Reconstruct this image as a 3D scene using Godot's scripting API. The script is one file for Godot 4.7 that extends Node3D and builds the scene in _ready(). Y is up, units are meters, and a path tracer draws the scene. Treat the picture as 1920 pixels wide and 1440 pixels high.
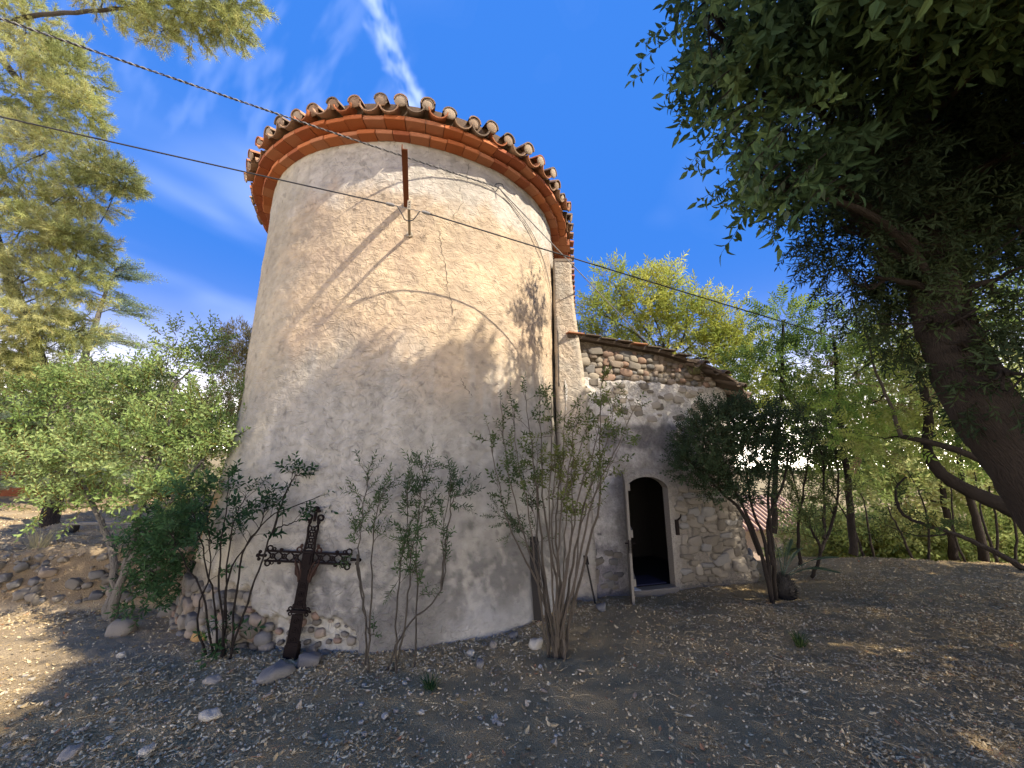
extends Node3D
# A round plastered chapel apse with a tiled eave and a small stone annex in a leafy yard.

const EYE := Vector3(0, 1.8, 0)
const PITCH := 12.5
const AXIS := Vector3(-1.78, 0, -6.875)   # the apse's axis
const SUN_AZ := 65.0
const SUN_EL := 44.0

var rng := RandomNumberGenerator.new()
var M := {}
var nz := FastNoiseLite.new()
var nf := FastNoiseLite.new()
var nc := FastNoiseLite.new()
var stone_meshes: Array = []
var rubble_meshes: Array = []
var rock_meshes: Array = []
var leafm := {}

# ---------------------------------------------------------------- mesh building
class MB:
	var v := PackedVector3Array()
	var n := PackedVector3Array()
	var uv := PackedVector2Array()
	var c := PackedColorArray()
	var ix := PackedInt32Array()

	func vert(p: Vector3, nn: Vector3, u: Vector2, col: Color) -> int:
		v.append(p); n.append(nn); uv.append(u); c.append(col)
		return v.size() - 1

	func quad(a: Vector3, b: Vector3, cc: Vector3, d: Vector3, col := Color.WHITE) -> void:   # a b c d run anticlockwise seen from outside
		var nn := (b - a).cross(d - a).normalized()
		var k := v.size()
		var w := (b - a).length(); var h := (d - a).length()
		vert(a, nn, Vector2(0, h), col); vert(b, nn, Vector2(w, h), col); vert(cc, nn, Vector2(w, 0), col); vert(d, nn, Vector2(0, 0), col)
		ix.append_array([k, k + 2, k + 1, k, k + 3, k + 2])

	func tri(a: Vector3, b: Vector3, cc: Vector3, col := Color.WHITE) -> void:
		var nn := (b - a).cross(cc - a).normalized()
		var k := v.size()
		vert(a, nn, Vector2(0, 0), col); vert(b, nn, Vector2(1, 0), col); vert(cc, nn, Vector2(1, 1), col)
		ix.append_array([k, k + 2, k + 1])

	# a box with chamfered long edges, axes given by basis b (columns are half extents)
	func box(o: Vector3, b: Basis, ch := 0.0, col := Color.WHITE) -> void:
		var x := b.x; var y := b.y; var z := b.z
		if ch <= 0.0:
			quad(o - x - y + z, o + x - y + z, o + x + y + z, o - x + y + z, col)
			quad(o + x - y - z, o - x - y - z, o - x + y - z, o + x + y - z, col)
			quad(o + x - y + z, o + x - y - z, o + x + y - z, o + x + y + z, col)
			quad(o - x - y - z, o - x - y + z, o - x + y + z, o - x + y - z, col)
			quad(o - x + y + z, o + x + y + z, o + x + y - z, o - x + y - z, col)
			quad(o - x - y - z, o + x - y - z, o + x - y + z, o - x - y + z, col)
			return
		var cx := x * (1.0 - ch / x.length()); var cy := y * (1.0 - ch / y.length()); var cz := z * (1.0 - ch / z.length())
		quad(o - cx - cy + z, o + cx - cy + z, o + cx + cy + z, o - cx + cy + z, col)
		quad(o + cx - cy - z, o - cx - cy - z, o - cx + cy - z, o + cx + cy - z, col)
		quad(o + x - cy + cz, o + x - cy - cz, o + x + cy - cz, o + x + cy + cz, col)
		quad(o - x - cy - cz, o - x - cy + cz, o - x + cy + cz, o - x + cy - cz, col)
		quad(o - cx + y + cz, o + cx + y + cz, o + cx + y - cz, o - cx + y - cz, col)
		quad(o - cx - y - cz, o + cx - y - cz, o + cx - y + cz, o - cx - y + cz, col)
		for sx in [-1.0, 1.0]:
			for sy in [-1.0, 1.0]:
				_edge(o, x * sx, y * sy, cx * sx, cy * sy, cz, col)
				_edge(o, y * sx, z * sy, cy * sx, cz * sy, cx, col)
				_edge(o, z * sx, x * sy, cz * sx, cx * sy, cy, col)

	func _edge(o: Vector3, a: Vector3, b: Vector3, ca: Vector3, cb: Vector3, l: Vector3, col: Color) -> void:
		var p := o + a + cb - l; var q := o + ca + b - l; var r := o + ca + b + l; var s := o + a + cb + l
		if (q - p).cross(s - p).dot(a + b) < 0.0:
			quad(p, s, r, q, col)
		else:
			quad(p, q, r, s, col)

	func tube(pts: Array, rad: Array, sides := 6, col := Color.WHITE, cap := true, rough := 0.0, noise: FastNoiseLite = null) -> void:
		var m := pts.size()
		var t: Vector3 = (pts[1] - pts[0]).normalized()
		var a := t.cross(Vector3(0.31, 0.9, 0.2)).normalized()
		if absf(t.dot(Vector3(0.31, 0.9, 0.2).normalized())) > 0.95:
			a = t.cross(Vector3(1, 0, 0.1)).normalized()
		var first := v.size()
		var len := 0.0
		for i in m:
			var p: Vector3 = pts[i]
			if i > 0:
				len += (p - pts[i - 1]).length()
			if i < m - 1 and i > 0:
				t = (pts[i + 1] - pts[i - 1]).normalized()
			elif i == m - 1:
				t = (pts[i] - pts[i - 1]).normalized()
			a = (a - t * a.dot(t)).normalized()
			var b := t.cross(a)
			for j in sides + 1:
				var g := TAU * (j % sides) / sides
				var d := a * cos(g) + b * sin(g)
				var r: float = rad[i]
				if rough > 0.0:
					r *= 1.0 + rough * noise.get_noise_3dv((p + d * r) * 9.0) + rough * 0.6 * noise.get_noise_3dv((p + d * r) * 30.0)
				vert(p + d * r, d, Vector2(float(j) / sides * maxf(1.0, round(TAU * rad[0] / 0.3)), len / 0.3), col)
		for i in m - 1:
			for j in sides:
				var k := first + i * (sides + 1) + j
				var k2 := k + sides + 1
				ix.append_array([k, k2, k + 1, k + 1, k2, k2 + 1])
		if cap:
			for e in [0, m - 1]:
				var k: int = first + e * (sides + 1)
				var tt: Vector3 = (pts[1] - pts[0]).normalized() * -1.0 if e == 0 else t
				var o := vert(pts[e], tt, Vector2(0.5, 0.5), col)
				for j in sides:
					var p1 := vert(v[k + j], tt, Vector2(0, 0), col)
					var p2 := vert(v[k + j + 1], tt, Vector2(1, 0), col)
					if e == 0:
						ix.append_array([o, p1, p2])
					else:
						ix.append_array([o, p2, p1])

	func ring(o: Vector3, nrm: Vector3, R: float, r: float, segs := 12, sides := 5, arc := TAU, start := 0.0, col := Color.WHITE) -> void:
		var a := nrm.cross(Vector3(0, 1, 0))
		a = (a if a.length() > 0.1 else nrm.cross(Vector3(1, 0, 0))).normalized()
		var b := nrm.cross(a)
		var pts := []
		var rad := []
		for i in segs + 1:
			var g := start + arc * i / segs
			pts.append(o + (a * cos(g) + b * sin(g)) * R); rad.append(r)
		tube(pts, rad, sides, col, arc < TAU - 0.01)

	func blob(o: Vector3, r: Vector3, segs := 8, rings := 4, wob := 0.0, noise: FastNoiseLite = null, seedv := 0.0, col := Color.WHITE) -> void:
		var first := v.size()
		for i in rings + 1:
			var th := PI * i / rings
			for j in segs + 1:
				var ph := TAU * (j % segs) / segs
				var d := Vector3(sin(th) * cos(ph), cos(th), sin(th) * sin(ph))
				var k := 1.0
				if wob > 0.0:
					k += wob * noise.get_noise_3dv(d * 1.6 * 10.0 + Vector3(seedv * 37.0, 0, seedv * 11.0)) * 1.6
				vert(o + d * r * k, (d / r).normalized(), Vector2(float(j) / segs, float(i) / rings), col)
		for i in rings:
			for j in segs:
				var k := first + i * (segs + 1) + j
				var k2 := k + segs + 1
				if i > 0:
					ix.append_array([k, k2, k + 1])
				if i < rings - 1:
					ix.append_array([k + 1, k2, k2 + 1])

	# a lattice of points, outward normal = du x dv
	func lattice(p: PackedVector3Array, nu: int, nv: int, col: PackedColorArray, us := 1.0, flip := false) -> void:
		var first := v.size()
		for i in nv:
			for j in nu:
				var k := i * nu + j
				var du := p[i * nu + mini(j + 1, nu - 1)] - p[i * nu + maxi(j - 1, 0)]
				var dv := p[mini(i + 1, nv - 1) * nu + j] - p[maxi(i - 1, 0) * nu + j]
				var nn := du.cross(dv).normalized()
				vert(p[k], -nn if flip else nn, Vector2(j, i) * us, col[k] if col.size() else Color.WHITE)
		for i in nv - 1:
			for j in nu - 1:
				var k := first + i * nu + j
				if flip:
					ix.append_array([k, k + 1, k + nu, k + 1, k + nu + 1, k + nu])
				else:
					ix.append_array([k, k + nu, k + 1, k + 1, k + nu, k + nu + 1])

	# a pointed leaf along d from o, wide along w, folded along its middle
	func leaf(o: Vector3, d: Vector3, w: Vector3, len: float, wid: float, col: Color, droop := 0.15, simple := false) -> void:
		var up := w.cross(d).normalized()
		var tip := o + d * len - up * len * droop
		var fold := up * wid * 0.22
		if simple:
			var l := o + d * len * 0.45 - w * wid * 0.5 + fold
			var r := o + d * len * 0.45 + w * wid * 0.5 + fold
			tri(o, tip, l, col); tri(o, r, tip, col)
			return
		var m1 := o + d * len * 0.32 - up * len * droop * 0.1
		var m2 := o + d * len * 0.66 - up * len * droop * 0.45
		var l1 := m1 - w * wid * 0.48 + fold; var r1 := m1 + w * wid * 0.48 + fold
		var l2 := m2 - w * wid * 0.36 + fold * 0.7; var r2 := m2 + w * wid * 0.36 + fold * 0.7
		tri(o, m1, l1, col); tri(o, r1, m1, col)
		tri(m1, l2, l1, col); tri(m1, m2, l2, col)
		tri(m1, r1, r2, col); tri(m1, r2, m2, col)
		tri(m2, tip, l2, col); tri(m2, r2, tip, col)

	func done(flat := false, mesh: ArrayMesh = null) -> ArrayMesh:
		var a := []
		a.resize(Mesh.ARRAY_MAX)
		a[Mesh.ARRAY_VERTEX] = v
		if not flat:
			a[Mesh.ARRAY_NORMAL] = n
		a[Mesh.ARRAY_TEX_UV] = uv
		a[Mesh.ARRAY_COLOR] = c
		a[Mesh.ARRAY_INDEX] = ix
		if mesh == null:
			mesh = ArrayMesh.new()
		mesh.add_surface_from_arrays(Mesh.PRIMITIVE_TRIANGLES, a)
		return mesh

# ---------------------------------------------------------------- scene helpers
func at(px: float, py: float, z: float) -> Vector3:   # where the sight line through a pixel of the 1920x1440 photograph meets the vertical plane at z
	var d := Vector3((px - 960.0) / 720.0, (720.0 - py) / 720.0, -1.0).rotated(Vector3.RIGHT, deg_to_rad(PITCH))
	return EYE + d * (z / d.z)

func on_ground(px: float, py: float, h := 0.0) -> Vector3:
	var d := Vector3((px - 960.0) / 720.0, (720.0 - py) / 720.0, -1.0).rotated(Vector3.RIGHT, deg_to_rad(PITCH))
	var p := EYE + d * ((h - EYE.y) / d.y)
	for k in 4:
		p = EYE + d * ((gh(p.x, p.z) - EYE.y) / d.y)
	p.y = gh(p.x, p.z)
	return p

func part(called: String, mesh: Mesh, mat: Material, parent: Node, where := Transform3D(), stuff := false) -> MeshInstance3D:
	var o := MeshInstance3D.new()
	o.name = called
	o.mesh = mesh
	o.material_override = mat
	o.transform = where
	parent.add_child(o, true)
	if stuff:
		o.set_meta("kind", "stuff")
	return o

func thing(called: String, label: String, category: String, where := Vector3.ZERO, group := "") -> Node3D:
	var o := Node3D.new()
	o.name = called
	add_child(o, true)
	o.position = where
	tag(o, label, category, group)
	return o

func tag(o: Node, label: String, category: String, group := "") -> void:
	o.set_meta("label", label)
	o.set_meta("category", category)
	if group:
		o.set_meta("group", group)

func copies(called: String, mesh: Mesh, mat: Material, where: Array, cols: Array, parent: Node) -> MultiMeshInstance3D:
	var mm := MultiMesh.new()
	mm.transform_format = MultiMesh.TRANSFORM_3D
	mm.use_colors = true
	mm.mesh = mesh
	mm.instance_count = where.size()
	for i in where.size():
		mm.set_instance_transform(i, where[i])
		mm.set_instance_color(i, cols[i])
	var o := MultiMeshInstance3D.new()
	o.name = called
	o.multimesh = mm
	o.material_override = mat
	o.set_meta("kind", "stuff")
	parent.add_child(o, true)
	return o

func rnd(a: float, b: float) -> float:
	return rng.randf_range(a, b)

func rdir() -> Vector3:
	var z := rnd(-1, 1)
	var g := rnd(0, TAU)
	var s := sqrt(1.0 - z * z)
	return Vector3(s * cos(g), z, s * sin(g))

func frame(y: Vector3, spin: float, s: float) -> Basis:
	y = y.normalized()
	var x := y.cross(Vector3(0.13, 0.2, 0.97))
	x = (x if x.length() > 0.05 else y.cross(Vector3.RIGHT)).normalized().rotated(y, spin)
	return Basis(x, y, x.cross(y)).scaled(Vector3.ONE * s) if s != 1.0 else Basis(x, y, x.cross(y))

func sm(a: float, b: float, x: float) -> float:
	return smoothstep(a, b, x)

func col(r: float, g: float, b: float) -> Color:
	return Color(r, g, b)

# ---------------------------------------------------------------- materials
func tile_noise(size: int, freq: float, octaves: int, sd: int, kind := FastNoiseLite.TYPE_SIMPLEX_SMOOTH) -> Image:
	var f := FastNoiseLite.new()
	f.noise_type = kind
	f.seed = sd
	f.frequency = freq
	f.fractal_octaves = octaves
	f.fractal_type = FastNoiseLite.FRACTAL_FBM
	return f.get_seamless_image(size, size)

func grey_tex(im: Image, lo: float, hi: float) -> ImageTexture:   # a multiplying tone, as a colour texture (sRGB bytes)
	var d := im.get_data()
	var out := PackedByteArray()
	out.resize(d.size() * 3)
	var lut := []
	for i in 256:
		lut.append(int(clampf(pow(lerpf(lo, hi, i / 255.0), 1.0 / 2.2), 0.0, 1.0) * 255.0))
	for i in d.size():
		var b: int = lut[d[i]]
		out[i * 3] = b; out[i * 3 + 1] = b; out[i * 3 + 2] = b
	return ImageTexture.create_from_image(Image.create_from_data(im.get_width(), im.get_height(), false, Image.FORMAT_RGB8, out))

func stucco_height(size: int) -> Image:   # trowelled roughcast: short curved ridges over grain
	var base := tile_noise(size, 0.02, 5, 5).get_data()
	var h := PackedFloat32Array()
	h.resize(size * size)
	for i in h.size():
		h[i] = base[i] / 255.0 * 0.3
	for k in 4200:
		var x := rnd(0, size); var y := rnd(0, size)
		var g := rnd(-0.7, 0.7) + (0.9 if rng.randf() < 0.3 else 0.0) + (PI / 2 if rng.randf() < 0.12 else 0.0)
		var bend := rnd(-0.03, 0.03)
		var n := rng.randi_range(16, 75)
		var up := rnd(-0.5, 0.75)
		var w := rng.randi_range(1, 3)
		for i in n:
			x += cos(g); y += sin(g); g += bend
			var k1 := sin(PI * i / n) * up
			for q in range(-w, w + 1):
				var xx := posmod(int(x - sin(g) * q), size); var yy := posmod(int(y + cos(g) * q), size)
				h[yy * size + xx] += k1 * (1.0 - absf(q) / (w + 1.0)) * 0.22
	var out := PackedByteArray()
	out.resize(size * size)
	for i in h.size():
		out[i] = int(clampf(h[i] + 0.3, 0.0, 1.0) * 255.0)
	return Image.create_from_data(size, size, false, Image.FORMAT_L8, out)

func mat(c: Color, rough: float, alb: Texture2D = null, hgt: Texture2D = null, cm := 0.5, scale := 1.0, vc := true, tripl := true) -> StandardMaterial3D:
	var m := StandardMaterial3D.new()
	m.albedo_color = c.linear_to_srgb()
	m.roughness = rough
	m.metallic_specular = 0.3
	m.vertex_color_use_as_albedo = vc
	if alb:
		m.albedo_texture = alb
	if hgt:
		m.heightmap_enabled = true
		m.heightmap_texture = hgt
		m.heightmap_scale = cm
	if tripl:
		m.uv1_triplanar = true
		m.uv1_world_triplanar = true
	m.uv1_scale = Vector3.ONE * scale
	return m

func stone_mesh(k: int, power: float, wob: float) -> ArrayMesh:   # a rounded or blocky stone of unit half-size
	var m := MB.new()
	var segs := 10
	var rings := 6
	var p := PackedVector3Array()
	for i in rings + 1:
		var th := PI * i / rings
		for j in segs:
			var ph := TAU * j / segs
			var d := Vector3(sin(th) * cos(ph), cos(th), sin(th) * sin(ph))
			var e := Vector3(signf(d.x) * pow(absf(d.x), power), signf(d.y) * pow(absf(d.y), power), signf(d.z) * pow(absf(d.z), power))
			var w := 1.0 + wob * (nf.get_noise_3dv(d * 0.7 + Vector3(k * 5.3, 1.0, 0)) + 0.4 * nf.get_noise_3dv(d * 1.9 + Vector3(0, k * 3.1, 4.0))) * 1.5
			p.append(e * w)
	for i in rings + 1:
		for j in segs + 1:
			var q := p[i * segs + j % segs]
			var nn := q.normalized()
			if i > 0 and i < rings:
				nn = (p[i * segs + (j + 1) % segs] - p[i * segs + (j + segs - 1) % segs]).cross(p[(i + 1) * segs + j % segs] - p[(i - 1) * segs + j % segs]).normalized()
			m.vert(q, nn, Vector2(j, i), Color.WHITE)
	for i in rings:
		for j in segs:
			var a := i * (segs + 1) + j
			var b := a + segs + 1
			if i > 0:
				m.ix.append_array([a, b, a + 1])
			if i < rings - 1:
				m.ix.append_array([a + 1, b, b + 1])
	return m.done()

func make_materials() -> void:
	nz.noise_type = FastNoiseLite.TYPE_SIMPLEX_SMOOTH
	nz.seed = 3; nz.frequency = 0.1; nz.fractal_octaves = 3
	nf.noise_type = FastNoiseLite.TYPE_SIMPLEX_SMOOTH
	nf.seed = 9; nf.frequency = 1.0; nf.fractal_octaves = 4
	nc.noise_type = FastNoiseLite.TYPE_SIMPLEX_SMOOTH
	nc.seed = 21; nc.frequency = 0.55; nc.fractal_octaves = 2
	var grain := tile_noise(512, 0.03, 5, 11)
	var fine := tile_noise(512, 0.09, 4, 12)
	var tone := grey_tex(grain, 0.72, 1.15)
	var tone2 := grey_tex(fine, 0.6, 1.2)
	var tone3 := grey_tex(fine, 0.4, 1.8)
	var gh_t := ImageTexture.create_from_image(grain)
	var fh := ImageTexture.create_from_image(fine)
	var st := ImageTexture.create_from_image(stucco_height(1024))
	M.plaster = mat(Color.WHITE, 0.95, tone, st, 5.5, 1.0 / 2.3)
	M.annex = mat(Color.WHITE, 0.95, tone, gh_t, 1.6, 1.0 / 0.6)
	M.mortar = mat(col(0.44, 0.39, 0.32), 0.95, tone2, fh, 0.5, 1.0 / 0.4)
	M.ground = mat(Color.WHITE, 1.0, tone3, fh, 2.0, 1.0 / 0.6)
	M.brick = mat(Color.WHITE, 0.9, tone2, gh_t, 0.25, 1.0 / 0.35)
	var bricks := [col(0.46, 0.15, 0.06), col(0.4, 0.13, 0.06), col(0.52, 0.19, 0.085), col(0.35, 0.115, 0.06), col(0.47, 0.2, 0.11)]
	M.bricks = []
	for c in bricks:
		M.bricks.append(mat(c, 0.9, tone2, gh_t, 0.25, 1.0 / 0.35, false))
	M.tiles = []
	for c in [col(0.36, 0.17, 0.095), col(0.3, 0.2, 0.135), col(0.38, 0.24, 0.16), col(0.2, 0.15, 0.115), col(0.4, 0.15, 0.07)]:
		M.tiles.append(mat(c, 0.92, tone2, gh_t, 0.3, 1.0 / 0.3, false))
	M.stones = []
	for c in [col(0.2, 0.18, 0.155), col(0.25, 0.205, 0.165), col(0.16, 0.155, 0.15), col(0.27, 0.185, 0.14), col(0.3, 0.265, 0.215), col(0.22, 0.155, 0.12), col(0.33, 0.3, 0.26), col(0.13, 0.125, 0.125), col(0.165, 0.148, 0.126), col(0.13, 0.115, 0.096)]:  # last two tones darkened to carry tree shade on the annex
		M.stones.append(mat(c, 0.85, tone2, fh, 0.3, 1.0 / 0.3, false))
	M.ochre = mat(col(0.36, 0.22, 0.09), 0.9, tone, fh, 0.3, 1.0 / 0.3, false)
	M.pale = mat(col(0.42, 0.39, 0.33), 0.8, tone2, fh, 0.4, 1.0 / 0.2, false)
	M.bark = mat(Color.WHITE, 0.95, tone2, ImageTexture.create_from_image(tile_noise(512, 0.02, 4, 31)), 2.5, 1.0, true, false)
	M.bark.uv1_scale = Vector3(1.6, 0.35, 1)
	M.leaf = mat(Color.WHITE, 0.62, null, null, 0, 1, true, false)
	M.leaf.metallic_specular = 0.22
	M.leaf.backlight_enabled = true
	M.leaf.backlight = Color(0.85, 0.85, 0.85).linear_to_srgb()
	M.needle = mat(Color.WHITE, 0.7, null, null, 0, 1, true, false)
	M.needle.backlight_enabled = true
	M.needle.backlight = Color(0.8, 0.8, 0.8).linear_to_srgb()
	M.litter = mat(Color.WHITE, 0.9, null, null, 0, 1, true, false)
	M.iron = mat(col(0.015, 0.011, 0.0105), 0.75, tone2, fh, 0.25, 1.0 / 0.15, false)
	M.iron.metallic_specular = 0.15
	M.rust = mat(col(0.19, 0.07, 0.035), 0.9, tone2, fh, 0.2, 1.0 / 0.2, false)
	M.zinc = mat(col(0.3, 0.27, 0.22), 0.6, tone, null, 0, 1.0 / 0.2, false)
	M.cable = mat(col(0.035, 0.035, 0.04), 0.6, null, null, 0, 1, false, false)
	M.cable_grey = mat(col(0.2, 0.2, 0.21), 0.6, null, null, 0, 1, false, false)
	M.wood = mat(col(0.2, 0.185, 0.165), 0.9, tone2, gh_t, 0.5, 1.0, false)
	M.wood.uv1_scale = Vector3(9, 0.9, 9)
	M.dark_wood = mat(col(0.035, 0.032, 0.03), 0.9, tone2, gh_t, 0.5, 1.0 / 0.4, false)
	M.mat_blue = mat(col(0.016, 0.018, 0.045), 0.95, null, null, 0, 1, false, false)
	M.paper = mat(col(0.6, 0.6, 0.6), 0.8, null, null, 0, 1, false, false)
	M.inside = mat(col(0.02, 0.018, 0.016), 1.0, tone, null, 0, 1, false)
	M.shed = mat(col(0.2, 0.065, 0.03), 0.9, tone2, gh_t, 0.5, 1.0 / 0.6, false)
	M.pink = mat(col(0.6, 0.48, 0.41), 0.9, tone, null, 0, 1.0, false)
	M.glass = mat(col(0.03, 0.035, 0.04), 0.15, null, null, 0, 1, false, false)
	M.crack = mat(col(0.05, 0.042, 0.035), 1.0, null, null, 0, 1, false, false)

# ---------------------------------------------------------------- terrain
func gh(x: float, z: float) -> float:
	var h := 0.045 * nz.get_noise_2d(x * 6.0, z * 6.0) + 0.02 * nz.get_noise_2d(x * 25.0, z * 25.0)
	var d := Vector2(x - AXIS.x, z - AXIS.z).length()
	h += 0.03 * sm(3.5, 2.6, d) * sm(1.2, 0.2, x)
	h -= 0.1 * sm(-5.5, -6.3, z) * sm(0.3, 0.9, x) * sm(6.0, 4.5, x)
	# terrace bank on the left
	var e := -5.35 + 0.22 * nz.get_noise_2d(x * 9.0, 7.0) - 0.25 * sm(-6.5, -4.6, x)
	var s := sm(e, e - 0.5, z) * sm(-4.15, -4.75, x)
	h += s * (0.66 + 0.08 * nz.get_noise_2d(x * 14.0, z * 14.0)) + s * 0.05 * maxf(0.0, -z - 6.0)
	h += 0.09 * nf.get_noise_2d(x * 2.3, z * 2.3) * s * (1.0 - s) * 4.0
	# the yard's edge on the right: the land falls away behind it
	var edge := -8.7 + 0.25 * maxf(0.0, x - 7.0) + 0.3 * nz.get_noise_2d(x * 4.0, 50.0)
	var f := maxf(0.0, edge - z) * sm(2.0, 5.0, x)
	h -= minf(f * 0.42, 3.2) if f > 0.0 else 0.0
	return h

func axis_steps(lo: float, hi: float, step: float, far_lo: float, far_hi: float) -> PackedFloat32Array:
	var a := PackedFloat32Array()
	var s := step
	var x := lo
	var left := []
	while x > far_lo:
		s *= 1.22
		x -= s
		left.append(x)
	left.reverse()
	for q in left:
		a.append(q)
	x = lo
	while x < hi:
		a.append(x)
		x += step
	s = step
	while x < far_hi:
		a.append(x)
		s *= 1.22
		x += s
	return a

func build_ground() -> void:
	var xs := axis_steps(-8.5, 10.5, 0.07, -400.0, 400.0)
	var zs := axis_steps(-9.6, -1.2, 0.05, -500.0, 60.0)
	var p := PackedVector3Array()
	var cc := PackedColorArray()
	for i in zs.size():
		var z := zs[zs.size() - 1 - i]
		for x in xs:
			var h := gh(x, z)
			var near := sm(14.0, 6.0, absf(x)) * sm(-13.0, -9.0, z)
			h += near * (0.012 * nf.get_noise_2d(x * 3.0, z * 3.0) + 0.014 * nf.get_noise_2d(x * 9.0, z * 9.0))
			p.append(Vector3(x, h, z))
			var k := 0.5 + 0.5 * nf.get_noise_2d(x * 0.6, z * 0.6)
			var k2 := 0.5 + 0.5 * nf.get_noise_2d(x * 2.2 + 40.0, z * 2.2)
			var c := col(0.41, 0.3, 0.155).lerp(col(0.29, 0.22, 0.12), k).lerp(col(0.46, 0.36, 0.19), k2 * 0.4)
			c = c.lerp(col(0.4, 0.325, 0.235), sm(-2.2, -4.0, x + 0.8 * (z + 4.5)) * (0.35 + 0.5 * k2))
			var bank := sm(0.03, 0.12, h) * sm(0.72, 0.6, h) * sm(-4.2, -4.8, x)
			c = c.lerp(col(0.17, 0.125, 0.08), bank * (0.5 + 0.5 * k2))  # bank soil darkened to stand in for the bush's dappled shadow
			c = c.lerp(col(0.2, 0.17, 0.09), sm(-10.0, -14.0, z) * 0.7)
			cc.append(c)
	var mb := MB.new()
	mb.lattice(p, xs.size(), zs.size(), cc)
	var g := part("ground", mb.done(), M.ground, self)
	g.set_meta("kind", "structure")
	g.set_meta("label", "leaf-strewn brown earth of the yard")

# ---------------------------------------------------------------- the apse
func apse_r(az: float, y: float) -> float:
	var t := clampf((2.7 - y) / 2.7, 0.0, 1.0)
	return 2.55 + 0.08 * pow(t, 1.5) + 0.27 * sm(-10.0, -52.0, az) * pow(t, 1.12) + 0.12 * sm(25.0, 48.0, az) * pow(t, 1.5)

func apse_p(az: float, y: float, out := 0.0) -> Vector3:
	var r := apse_r(az, y) + out
	var a := deg_to_rad(az)
	return Vector3(AXIS.x + r * sin(a), y, AXIS.z + r * cos(a))

func apse_bare(az: float, y: float) -> float:   # 1 where the plaster has fallen off the foot of the wall
	var top := 0.62 * sm(-12.0, -24.0, az) + 0.12 * sm(-30.0, -50.0, az) + 0.34 * sm(-19.0, -12.0, az) * sm(7.5, 3.0, az) * (1.0 - sm(-18.0, -24.0, az))
	top += 0.16 * nf.get_noise_2d(az * 0.09, y * 2.0) + 0.05 * nf.get_noise_2d(az * 0.4, y * 6.0)
	return sm(-0.012, 0.012, top - y) if top > 0.12 else 0.0

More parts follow.
